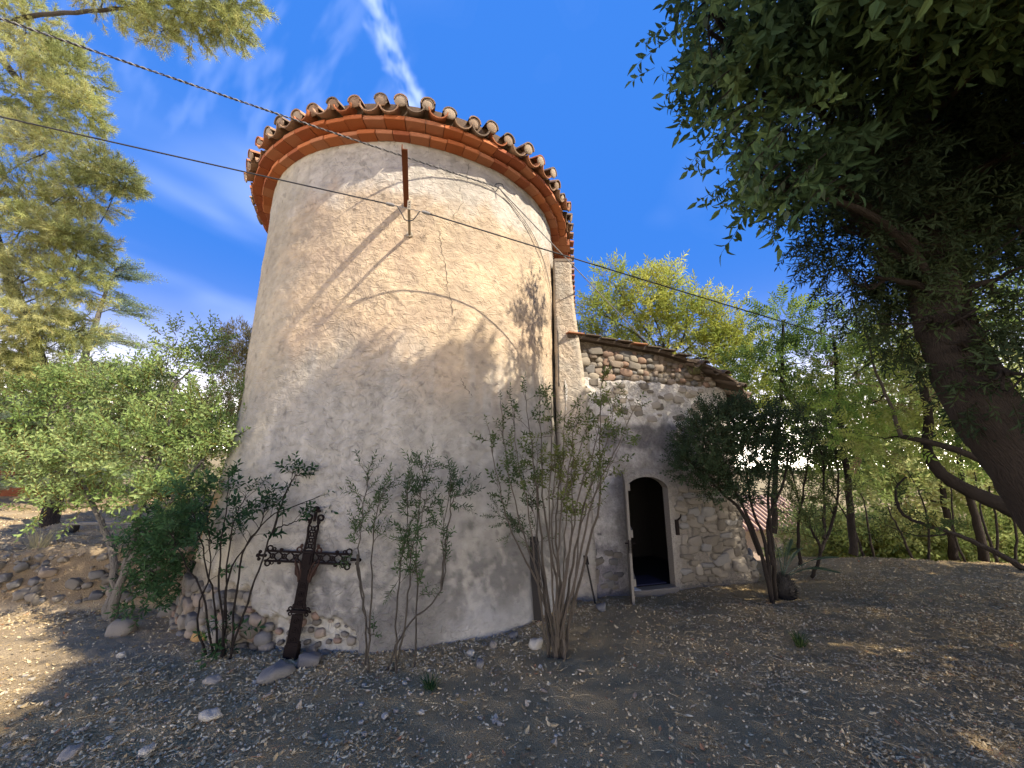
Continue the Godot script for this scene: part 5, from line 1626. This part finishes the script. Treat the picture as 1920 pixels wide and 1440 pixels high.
func build_wires() -> void:
	var w1 := hit_apse(762, 388)
	var w2 := hit_apse(768, 440)
	var out := Vector3(w1.x - AXIS.x, 0, w1.z - AXIS.z).normalized()
	var sd := Vector3(out.z, 0, -out.x)
	var t := thing("wall_bracket", "rusty iron bracket of two arms sticking out high on the apse wall", "bracket")
	var dir := (out + sd * 0.08).normalized()
	var u := MB.new()
	u.box(w1 + dir * 0.42, Basis(sd * 0.032, Vector3(0, 0.006, 0), dir * 0.53), 0.002)
	u.box(w1 + dir * 0.42 - sd * 0.028 + Vector3(0, 0.03, 0), Basis(sd * 0.005, Vector3(0, 0.03, 0), dir * 0.53), 0.001)
	part("upper_arm", u.done(), M.rust, t)
	var l := MB.new()
	l.box(w2 + dir * 0.2, Basis(sd * 0.016, Vector3(0, 0.016, 0), dir * 0.32), 0.003)
	part("lower_arm", l.done(), M.zinc, t)
	var tip := w2 + dir * 0.5
	var pl := MB.new()
	pl.box(tip + Vector3(0, 0.045, 0) + dir * 0.02, Basis(sd * 0.021, Vector3(0, 0.06, 0), dir * 0.004), 0.001)
	part("plate", pl.done(), M.zinc, t)
	for k in 3:
		var b := MB.new()
		b.blob(tip + dir * 0.027 + Vector3(0, 0.015 + 0.032 * k, 0), Vector3(0.007, 0.007, 0.006), 7, 4)
		part("bolt", b.done(), M.iron, t)
	var fx := MB.new()
	fx.tube([w2 - out * 0.02, w2 + out * 0.02], [0.05, 0.04], 9)
	part("wall_fixing", fx.done(), M.mortar, t)
	# the lower cable: two runs clamped at the bracket and joined by a slack loop
	var c := thing("clamped_cable", "lower black cable running right across the wall, clamped and looped at the bracket", "cable", Vector3.ZERO, "overhead cables")
	var la := tip + Vector3(0, 0.035, 0) - sd * 0.17
	var ra := tip + Vector3(0, -0.01, 0) + sd * 0.15
	var far_l := at(0, 217, -3.0) + (at(0, 217, -3.0) - la) * 1.2
	var far_r := at(1550, 625, -6.2) + (at(1550, 625, -6.2) - ra) * 0.6
	var m1 := MB.new()
	cable(m1, sag(la, far_l, 24, 0.01), 0.0075)
	part("run", m1.done(), M.cable, c)
	var m2 := MB.new()
	cable(m2, sag(ra, far_r, 24, 0.03), 0.0085)
	part("run", m2.done(), M.cable, c)
	var m3 := MB.new()
	cable(m3, smooth_path([la + sd * 0.03, tip - sd * 0.08 - Vector3(0, 0.06, 0), tip - sd * 0.03 - Vector3(0, 0.14, 0), tip + sd * 0.05 - Vector3(0, 0.13, 0), ra - sd * 0.03], 6, 0.0), 0.006)
	part("loop", m3.done(), M.cable, c)
	for q in [[la, far_l], [ra, far_r]]:
		var d: Vector3 = (q[1] - q[0]).normalized()
		var k := MB.new()
		k.tube([q[0] - d * 0.005, q[0] + d * 0.02, q[0] + d * 0.075, q[0] + d * 0.09], [0.013, 0.02, 0.018, 0.01], 8)
		k.tube([q[0], tip + Vector3(0, 0.01, 0)], [0.004, 0.004], 5)
		part("clamp", k.done(), M.cable_grey, c)
	# the upper twisted cable, hooked under the cornice
	var hook := hit_apse(935, 352, 0.05)
	var g := thing("twisted_cable", "upper twisted grey cable sloping across the sky to a hook under the cornice", "cable", Vector3.ZERO, "overhead cables")
	var fl := at(0, 30, -2.5) + (at(0, 30, -2.5) - hook) * 0.35
	for ph in 2:
		var pts := []
		var line := sag(hook, fl, 520, 0.03)
		var ax: Vector3 = (fl - hook).normalized()
		var a := ax.cross(Vector3.UP).normalized()
		var b := ax.cross(a)
		for i in line.size():
			var an := i * 0.85 + PI * ph
			pts.append(line[i] + (a * cos(an) + b * sin(an)) * 0.0065)
		var m := MB.new()
		cable(m, pts, 0.0062, 4)
		part("strand", m.done(), M.cable if ph == 0 else M.cable_grey, g)
	var tail := MB.new()
	var fr := at(1215, 640, -7.3)
	cable(tail, sag(hook, fr + (fr - hook) * 1.5, 30, 0.05), 0.008)
	part("tail", tail.done(), M.cable_grey, g)
	var thin := MB.new()
	var q1 := hit_apse(1000, 440, 0.03); var q2 := hit_apse(1030, 530, 0.02); var q3 := hit_apse(1033, 600, 0.02)
	cable(thin, smooth_path([hook, q1, q2, q3], 6, 0.0), 0.005)
	part("thin_wire", thin.done(), M.cable_grey, g)
	var hk := MB.new()
	cable(hk, smooth_path([hook + Vector3(-0.06, 0.0, 0.02), hook + Vector3(-0.03, 0.05, 0.02), hook + Vector3(0.05, 0.04, 0.02), hook + Vector3(0.08, -0.03, 0.02)], 5, 0.0), 0.008)
	hk.tube([hook, hit_apse(935, 352, -0.03)], [0.008, 0.008], 6)
	part("hook", hk.done(), M.cable, g)
	# a dark cable down the joint of apse and buttress
	var dm := MB.new()
	var j1 := at(1046, 620, -6.16); var j2 := at(1048, 720, -6.15)
	cable(dm, [j1, j1.lerp(j2, 0.5), j2], 0.007)
	dm.blob(j2, Vector3(0.014, 0.05, 0.014), 7, 4)
	tag(part("joint_cable", dm.done(), M.cable, self), "short dark cable hanging down the joint between apse and buttress", "cable")

func build_yard_things() -> void:
	# plank and hoe by the corner
	var a := on_ground(1010, 1166)
	var m := MB.new()
	var top := at(1000, 1006, a.z - 0.12)
	var d := (top - a).normalized()
	m.box(a.lerp(top, 0.5), Basis(Vector3(0.055, 0, 0.01), d * (top - a).length() * 0.5, Vector3(-0.002, 0, 0.012)), 0.003)
	tag(part("dark_plank", m.done(), M.dark_wood, self), "dark plank leaning on the apse wall behind the many-stemmed shrub", "plank")
	var h := thing("hoe", "dark long-handled tool leaning on the annex wall left of the door", "tool")
	var hb := on_ground(1116, 1132)
	var ht := at(1099, 1050, hb.z - 0.16)
	var hm := MB.new()
	hm.tube([hb, hb.lerp(ht, 0.5), ht], [0.014, 0.014, 0.013], 7)
	part("handle", hm.done(), M.dark_wood, h)
	var hd := MB.new()
	hd.box(ht, Basis(Vector3(0.03, 0, 0.01), Vector3(-0.01, 0.06, 0), Vector3(0, 0, 0.012)), 0.003)
	part("blade", hd.done(), M.iron, h)
	# mat and paper in the doorway
	var mid := annex_p((DOOR_L + DOOR_R) * 0.5)
	var al := (WB - WA).normalized()
	var b := MB.new()
	b.box(mid[0] - mid[1] * 0.38 + al * 0.02 + Vector3.UP * -0.01, Basis(al * 0.33, Vector3(0, 0.009, 0), mid[1] * 0.24), 0.003)
	tag(part("door_mat", b.done(), M.mat_blue, self), "dark blue mat lying just inside the annex doorway", "mat")
	var p := MB.new()
	p.box(annex_p(DOOR_L + 0.08)[0] + Vector3.UP * -0.02 - mid[1] * 0.03, Basis(al * 0.055, Vector3(0.0, 0.003, 0), mid[1] * 0.075))
	tag(part("paper_sheet", p.done(), M.paper, self), "small white sheet on the sill at the left of the doorway", "paper")
	# a low weathered beam on the terrace
	var e := thing("timber_beam", "low weathered timber beam lying along the shaded terrace behind the left bush", "beam")
	var e1 := at(125, 988, -7.3); var e2 := at(318, 988, -7.3)
	e1.y = gh(e1.x, e1.z) + 0.12; e2.y = gh(e2.x, e2.z) + 0.12
	var bm := MB.new()
	bm.box(e1.lerp(e2, 0.5), Basis((e2 - e1) * 0.5, Vector3(0, 0.025, 0), Vector3(0, 0, 0.07)), 0.006)
	part("board", bm.done(), M.wood, e)
	for f in [0.08, 0.9]:
		var pm := MB.new()
		pm.box(e1.lerp(e2, f) - Vector3.UP * 0.09, Basis(Vector3(0.04, 0, 0), Vector3(0, 0.065, 0), Vector3(0, 0, 0.05)), 0.005)
		part("leg", pm.done(), M.dark_wood, e)
	# the red-brown shed
	var s := thing("shed", "red-brown shed with a sloping dark roof at the left edge behind the bush", "shed", Vector3(-17.3, 0.6, -13.5))
	var yaw := Basis(Vector3.UP, 0.25)
	for k in 14:
		var w := MB.new()
		w.box(Vector3(0, 0.13 + 0.2 * k, 1.5), Basis(Vector3(2.3, 0, 0), Vector3(0, 0.098, 0), Vector3(0, 0.012, 0.025)), 0.006)
		w.box(Vector3(2.3, 0.13 + 0.2 * k, 0), Basis(Vector3(0.025, 0.012, 0), Vector3(0, 0.098, 0), Vector3(0, 0, 1.5)), 0.006)
		part("board", w.done(), M.shed, s, Transform3D(yaw, Vector3.ZERO))
	var rf := MB.new()
	rf.box(Vector3(0, 3.15, 0), Basis(Vector3(2.8, -0.5, 0), Vector3(0, 0.06, 0), Vector3(0, 0, 2.0)), 0.01)
	part("roof", rf.done(), M.roof_old, s, Transform3D(yaw, Vector3.ZERO))
	var sw := MB.new()
	sw.box(Vector3(0.3, 1.6, 1.545), Basis(Vector3(0.5, 0, 0), Vector3(0, 0.4, 0), Vector3(0, 0, 0.02)), 0.004)
	part("window", sw.done(), M.glass, s, Transform3D(yaw, Vector3.ZERO))
	# the pink house below the yard's edge
	var hs := thing("pink_house", "sunlit pink house with a terracotta roof glimpsed through the trees on the right", "house", Vector3(10.2, -3.9, -21.0))
	var hw := MB.new()
	hw.box(Vector3(0, 1.5, 0), Basis(Vector3(3.6, 0, 0), Vector3(0, 1.6, 0), Vector3(0, 0, 2.5)))
	part("wall", hw.done(), M.pink, hs)
	var hr := MB.new()
	hr.quad(Vector3(-3.9, 3.0, 2.9), Vector3(3.9, 3.0, 2.9), Vector3(3.9, 4.3, 0), Vector3(-3.9, 4.3, 0))
	hr.quad(Vector3(3.9, 3.0, -2.9), Vector3(-3.9, 3.0, -2.9), Vector3(-3.9, 4.3, 0), Vector3(3.9, 4.3, 0))
	for k in 34:
		var x := -3.85 + 0.233 * k
		hr.tube([Vector3(x, 3.05, 2.95), Vector3(x, 4.33, 0)], [0.07, 0.07], 6)
	part("roof", hr.done(), M.house_tile, hs)
	for k in 3:
		var ww := MB.new()
		ww.box(Vector3(-2.2 + 2.2 * k, 1.7, 2.51), Basis(Vector3(0.4, 0, 0), Vector3(0, 0.55, 0), Vector3(0, 0, 0.03)))
		part("window", ww.done(), M.glass, hs)
	# stones of the bank on the left
	for k in 330:
		var x := rnd(-7.6, -4.75)
		var z := rnd(-6.1, -5.2) + 0.25 * (1.0 - sm(-6.5, -4.6, x))
		var hgt := gh(x, z)
		if hgt < 0.06 or hgt > 0.62:
			continue
		var r := lerpf(0.025, 0.1, pow(rng.randf(), 2.0))
		var o := part("bank_stone", rubble_meshes[rng.randi() % 12], M.stones[[0, 2, 7, 8, 9, 1][rng.randi() % 6]], self, Transform3D(Basis.from_euler(Vector3(rnd(-0.4, 0.4), rnd(0, TAU), rnd(-0.4, 0.4))) * Basis.from_scale(Vector3(r, r * 0.65, r * 0.8)), Vector3(x, hgt + r * 0.2, z)))
		tag(o, "rough stone set in the dappled earth bank behind the sunlit path on the left", "stone", "stones of the earth bank")
	# rocks one can single out
	var rocks := [[392, 1346, 0.075, 0.04, 6, "pale flat rock alone in the foreground leaf litter, left of centre"], [512, 1272, 0.14, 0.075, 2, "large grey boulder half buried before the cross"], [577, 1246, 0.11, 0.065, 7, "blue-grey rock at the right of the cross's foot"], [1007, 1213, 0.075, 0.06, 6, "pale rounded rock left of the many-stemmed shrub's foot"], [882, 1228, 0.05, 0.03, 6, "pale cobble at the wall's foot, leftmost of the row"], [925, 1214, 0.055, 0.04, 0, "grey cobble touching the wall's foot right of the pale one"], [900, 1248, 0.05, 0.035, 2, "dark cobble in front of the row at the wall's foot"], [962, 1195, 0.06, 0.04, 2, "dark stone among dead leaves left of the plank"], [232, 1186, 0.15, 0.09, 0, "squarish grey block under the left bush"], [318, 1152, 0.13, 0.09, 0, "round dark boulder between left bush and apse"], [226, 1232, 0.04, 0.035, 6, "small white stone below the grey block"], [130, 1418, 0.07, 0.03, 4, "flat buff stone at the lower left corner of the yard"], [275, 1412, 0.045, 0.03, 6, "white stone in the foreground right of the flat buff one"], [400, 1278, 0.07, 0.03, 4, "flat pale stone in front of the dark shrub"], [1128, 1142, 0.09, 0.05, 2, "dark stone by the hoe's foot"], [722, 1345, 0.03, 0.02, 6, "small white pebble alone in the middle foreground"]]
	for q in rocks:
		var pos := on_ground(q[0], q[1])
		var o := part("rock", rock_meshes[rng.randi() % 8], M.pale if q[4] == 6 else M.stones[q[4]], self, Transform3D(Basis(Vector3.UP, rnd(0, TAU)) * Basis.from_scale(Vector3(q[2], q[3], q[2] * 0.75)), pos + Vector3.UP * q[3] * 0.35))
		tag(o, q[5], "rock")
	# countable pale pebbles in the foreground
	for k in 150:
		var x := rnd(-4.6, 1.0); var z := rnd(-4.1, -2.75)
		if rng.randf() > sm(1.2, -1.8, x) or x < -1.15 * -z:
			continue
		var r := rnd(0.009, 0.022)
		var o := part("white_pebble", rubble_meshes[rng.randi() % 12], M.pale if rng.randf() < 0.6 else M.stones[4], self, Transform3D(Basis.from_euler(Vector3(rnd(-0.4, 0.4), rnd(0, TAU), rnd(-0.4, 0.4))) * Basis.from_scale(Vector3(r, r * 0.6, r * 0.8)), Vector3(x, gh(x, z) + r * 0.55, z)))
		tag(o, "small whitish pebble lying in the leaf litter of the left foreground", "pebble", "whitish pebbles of the left foreground")
	# grass and seedlings
	tuft("grass_tuft", "dark green grass tuft standing alone on bare earth right of the doorway", on_ground(1500, 1212), 60, 0.17, 0.16, [col(0.03, 0.06, 0.025), col(0.06, 0.09, 0.03)], 0.004)
	tuft("grass_tuft", "small dark green tuft in front of the sparse shrub", on_ground(808, 1292), 90, 0.13, 0.2, [col(0.02, 0.05, 0.025), col(0.04, 0.08, 0.03)], 0.003)
	tuft("seedling", "bright green seedling at the foot of the dark shrub", on_ground(385, 1200), 24, 0.16, 0.1, [col(0.1, 0.2, 0.05), col(0.16, 0.28, 0.07)], 0.008)
	tuft("straw_plant", "dry straw-coloured plant on the terrace edge at the left", Vector3(-7.05, gh(-7.05, -6.1), -6.1), 40, 0.42, 0.3, [col(0.3, 0.27, 0.16), col(0.42, 0.38, 0.22)], 0.006)
	var wp: Array = annex_p(2.45)
	tuft("roof_weed", "pale dry weed hanging under the annex eave at its corner", wp[0] + wp[1] * 0.06 + Vector3.UP * (annex_top(2.45) - 0.22), 60, 0.22, 0.3, [col(0.16, 0.17, 0.07), col(0.26, 0.25, 0.12)], 0.005)

func build_litter() -> void:
	var leaf_a := MB.new()
	leaf_a.leaf(Vector3(0, 0, -0.5), Vector3(0, 0, 1), Vector3(1, 0, 0), 1.0, 0.62, Color.WHITE, 0.22)
	var am := leaf_a.done(true)
	var leaf_b := MB.new()
	leaf_b.leaf(Vector3(0, 0, -0.5), Vector3(0, 0.25, 1).normalized(), Vector3(1, 0.1, 0).normalized(), 1.0, 0.5, Color.WHITE, -0.3)
	var bm := leaf_b.done(true)
	var tw := MB.new()
	tw.tube([Vector3(0, 0, -0.5), Vector3(0.05, 0.02, 0.1), Vector3(0, 0, 0.5)], [0.03, 0.025, 0.015], 4)
	var tm := tw.done()
	var pal := [col(0.23, 0.165, 0.085), col(0.36, 0.27, 0.145), col(0.48, 0.37, 0.205), col(0.58, 0.46, 0.27), col(0.7, 0.59, 0.38)]
	var sets := [[], [], [], []]
	var cols := [[], [], [], []]
	for i in 420000:
		var z := -1.6 - 8.5 * pow(rng.randf(), 1.1)
		var half := 2.2 + -z * 1.25
		var x := rnd(-half, half)
		var d := Vector2(x - AXIS.x, z - AXIS.z).length()
		if d < 2.5 or (z < -6.1 - 0.31 * (x - 0.95) and x > 0.8 and x < 4.3 and z > -9.0 and Vector2(x - 3.2, z + 7.5).length() < 2.1):
			continue
		# bare trodden earth from the door towards the lower right; litter along the walls and on the right
		var bare := 1.0 - 0.8 * exp(-pow((x - (0.9 + (z + 6.0) * -0.1)) / (1.0 + 0.25 * (z + 6.0)), 2.0)) * sm(-6.5, -5.5, z)
		var den := (0.36 + 0.64 * sm(-0.2, 0.3, nf.get_noise_2d(x * 0.9, z * 0.9) + 0.4 * nf.get_noise_2d(x * 3.0, z * 3.0))) * bare
		den = maxf(den, 0.95 * sm(3.5, 2.8, d))
		den *= 1.0 - 0.75 * sm(-2.6, -4.2, x + 0.6 * (z + 4.5)) * sm(-5.4, -4.8, z)
		if rng.randf() > den:
			continue
		var kind := 0 if rng.randf() < 0.45 else 1
		if rng.randf() < 0.11:
			kind = 2
		elif rng.randf() < 0.12:
			kind = 3
		var s := lerpf(0.008, 0.045, pow(rng.randf(), 2.4)) if kind < 2 else (rnd(0.03, 0.12) if kind == 2 else rnd(0.003, 0.009))
		if kind < 2 and rng.randf() < 0.06:
			s *= 1.6
		var b := Basis.from_euler(Vector3(rnd(-0.45, 0.45), rnd(0, TAU), rnd(-0.5, 0.5)))
		if kind == 2:
			b = Basis.from_euler(Vector3(rnd(-0.15, 0.15), rnd(0, TAU), 0)) * Basis.from_scale(Vector3(0.12 / maxf(s, 0.03) * 0.3, 0.12 / maxf(s, 0.03) * 0.3, 1))
		sets[kind].append(Transform3D(b.scaled(Vector3.ONE * s) if kind != 2 else b * Basis.from_scale(Vector3.ONE * s), Vector3(x, gh(x, z) + 0.006 + s * 0.1, z)))
		var k := pow(rng.randf(), 1.5) * 3.999
		var c: Color = (pal[int(k)] as Color).lerp(pal[int(k) + 1], k - int(k))
		if rng.randf() < 0.03:
			c = col(0.32, 0.16, 0.08)
		if kind == 3:
			c = c.lerp(col(0.42, 0.4, 0.36), 0.5 if x < 0.5 else 0.2)
		cols[kind].append(c)
	for k in 4:
		var o := copies(["leaf_litter", "leaf_litter", "twig_litter", "gravel"][k], [am, bm, tm, stone_meshes[1]][k], M.litter, sets[k], cols[k], self)
		tag(o, ["flat brown dead leaves strewn over the yard", "curled brown dead leaves strewn over the yard", "broken twigs strewn over the yard", "fine gravel strewn over the yard"][k], ["dead leaves", "dead leaves", "twigs", "gravel"][k])
	# larger fallen leaves one can point at
	var mats := []
	for c in [col(0.3, 0.22, 0.15), col(0.4, 0.32, 0.22), col(0.26, 0.13, 0.07), col(0.2, 0.16, 0.12)]:
		mats.append(mat(c, 0.85, null, null, 0, 1, false, false))
	for e in [[500, 1310], [988, 1326], [765, 1278], [1090, 1262], [1300, 1330], [1190, 1310], [690, 1300], [560, 1330], [1020, 1300], [870, 1320], [1420, 1290], [1390, 1180], [1560, 1180], [1640, 1260], [1240, 1230], [650, 1400], [1040, 1400], [1180, 1400]]:
		var p := on_ground(e[0], e[1])
		var o := part("fallen_leaf", bm if rng.randf() < 0.5 else am, mats[rng.randi() % 4], self, Transform3D(Basis.from_euler(Vector3(rnd(-0.4, 0.4), rnd(0, TAU), rnd(-0.4, 0.4))).scaled(Vector3.ONE * rnd(0.06, 0.085)), p + Vector3.UP * 0.025))
		tag(o, "large single dead leaf lying on top of the yard's litter", "dead leaf", "large fallen leaves")

# ---------------------------------------------------------------- sky
func cloud_cover() -> ImageTexture:
	var w := 2048
	var h := 1024
	var f := FastNoiseLite.new()
	f.seed = 77; f.noise_type = FastNoiseLite.TYPE_SIMPLEX_SMOOTH; f.fractal_octaves = 5; f.frequency = 1.0
	var bytes := PackedByteArray()
	bytes.resize(w * h * 2)
	var c0 := (at(690, -20, -1) - EYE).normalized()
	var c1 := (at(772, 190, -1) - EYE).normalized()
	var nrm := c0.cross(c1).normalized()
	var w0 := (at(470, 110, -1) - EYE).normalized()
	var w1 := (at(560, -20, -1) - at(400, 230, -1)).normalized()
	var w2 := w0.cross(w1).normalized()
	for i in h / 2:
		var el := (0.5 - (i + 0.5) / h) * PI
		var fade := sm(0.12, 0.4, el)
		for j in w:
			var a := (j + 0.5) / w * TAU
			var d := Vector3(sin(a) * cos(el), sin(el), -cos(a) * cos(el))
			var v := 0.0
			if fade > 0.0:
				var q := Vector2(d.x, d.z) / (d.y + 0.25)
				var n := f.get_noise_2d(q.x * 1.1 + q.y * 0.6, q.y * 0.45 - q.x * 0.2 + 3.0)
				var m := f.get_noise_2d(q.x * 0.45 + 31.0, q.y * 0.45)
				v = 0.09 * sm(0.0, 0.7, n + 0.25) * sm(0.02, 0.45, m + 0.05) * fade
			var wisp := d.dot(w0)
			if wisp > 0.9 and el > 0.0:
				var along2 := d.dot(w1); var across2 := d.dot(w2)
				v = maxf(v, 0.045 * sm(0.95, 1.0, wisp) * sm(-0.3, 0.7, f.get_noise_2d(along2 * 3.0, across2 * 9.0 + 2.0 * along2) + 0.5 * f.get_noise_2d(along2 * 9.0 + 5.0, across2 * 26.0)))
			var off := d.dot(nrm)
			if absf(off) < 0.1 and d.dot(c0 + c1) > 0.0:
				var along := d.signed_angle_to(c0, -nrm)
				var rag := f.get_noise_2d(along * 14.0, off * 22.0)
				var wid := 0.034 + 0.02 * f.get_noise_2d(along * 16.0, 7.0)
				if along < 0.4 and along > -1.2:
					v = maxf(v, (0.07 + 0.17 * rag) * sm(wid, wid * 0.25, absf(off + 0.006 * f.get_noise_2d(along * 9.0, 1.0))) * sm(0.36, 0.25, along))
			var k := (i * w + j) * 2
			bytes[k] = 255
			bytes[k + 1] = int(clampf(v * 4.0, 0.0, 1.0) * 255.0)
	return ImageTexture.create_from_image(convert_la(Image.create_from_data(w, h, false, Image.FORMAT_LA8, bytes)))

func convert_la(im: Image) -> Image:
	im.convert(Image.FORMAT_RGBA8)
	return im

func _ready() -> void:
	rng.seed = 20240611
	# camera, sky, sun, exposure
	var cam := Camera3D.new()
	cam.name = "camera"
	cam.fov = 90.0
	cam.position = EYE
	cam.rotation_degrees = Vector3(PITCH, 0, 0)
	cam.near = 0.05
	cam.far = 2000.0
	add_child(cam)
	var sky := ProceduralSkyMaterial.new()
	sky.sky_top_color = col(0.0143, 0.066, 0.231).linear_to_srgb()
	sky.sky_horizon_color = col(5.6, 4.95, 4.0).linear_to_srgb()
	sky.sky_curve = 0.046
	sky.ground_bottom_color = col(0.1, 0.09, 0.07).linear_to_srgb()
	sky.ground_horizon_color = col(0.3, 0.3, 0.28).linear_to_srgb()
	sky.sky_energy_multiplier = 1.0
	sky.ground_energy_multiplier = 0.6
	sky.sun_angle_max = 1.0
	sky.sky_cover = cloud_cover()
	sky.sky_cover_modulate = Color(1, 1, 1, 0.25)
	var env := Environment.new()
	env.background_mode = Environment.BG_SKY
	env.sky = Sky.new()
	env.sky.sky_material = sky
	env.tonemap_mode = Environment.TONE_MAPPER_LINEAR
	env.tonemap_exposure = 3.95
	env.sdfgi_enabled = true
	env.ssao_enabled = true
	env.ssil_enabled = true
	var we := WorldEnvironment.new()
	we.name = "world"
	we.environment = env
	add_child(we)
	var sun := DirectionalLight3D.new()
	sun.name = "sun"
	sun.light_energy = 0.88
	sun.light_color = Color(1.0, 0.94, 0.84)
	sun.light_angular_distance = 0.5
	sun.shadow_enabled = true
	sun.rotation_degrees = Vector3(-SUN_EL, SUN_AZ, 0)
	add_child(sun)

	make_materials()
	M.plaster_plain = mat(col(0.4, 0.36, 0.3), 0.95, M.plaster.albedo_texture, M.annex.heightmap_texture, 0.8, 1.0 / 0.7, false)
	M.roof_old = mat(col(0.11, 0.085, 0.065), 0.95, M.brick.albedo_texture, M.annex.heightmap_texture, 0.6, 1.0 / 0.4, false)
	M.house_tile = mat(col(0.5, 0.36, 0.28), 0.9, M.brick.albedo_texture, null, 0, 1.0, false)
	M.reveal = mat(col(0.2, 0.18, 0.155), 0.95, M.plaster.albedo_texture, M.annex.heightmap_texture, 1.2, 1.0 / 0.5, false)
	M.plugs = []
	for c in [col(0.36, 0.27, 0.2), col(0.42, 0.34, 0.26), col(0.33, 0.22, 0.15)]:
		M.plugs.append(mat(c, 0.95, M.brick.albedo_texture, M.brick.heightmap_texture, 0.5, 1.0 / 0.2, false))
	M.frond = mat(col(0.035, 0.06, 0.04), 0.5, null, null, 0, 1, false, false)
	M.rust_dark = mat(col(0.035, 0.018, 0.013), 0.85, M.brick.albedo_texture, null, 0, 1.0 / 0.15, false)
	for k in 12:
		stone_meshes.append(stone_mesh(k, 0.85, 0.16))
	for k in 8:
		rock_meshes.append(stone_mesh(k + 40, 0.8, 0.42))
	for k in 12:
		rubble_meshes.append(stone_mesh(k + 20, 0.5, 0.3))
	make_leaf_meshes()

	build_ground()
	build_apse()
	build_annex()
	build_big_tree()
	build_side_shade()
	build_left_trees()
	build_right_trees()
	build_door_trees()
	build_shrubs()
	build_cross()
	build_wires()
	build_yard_things()
	build_litter()
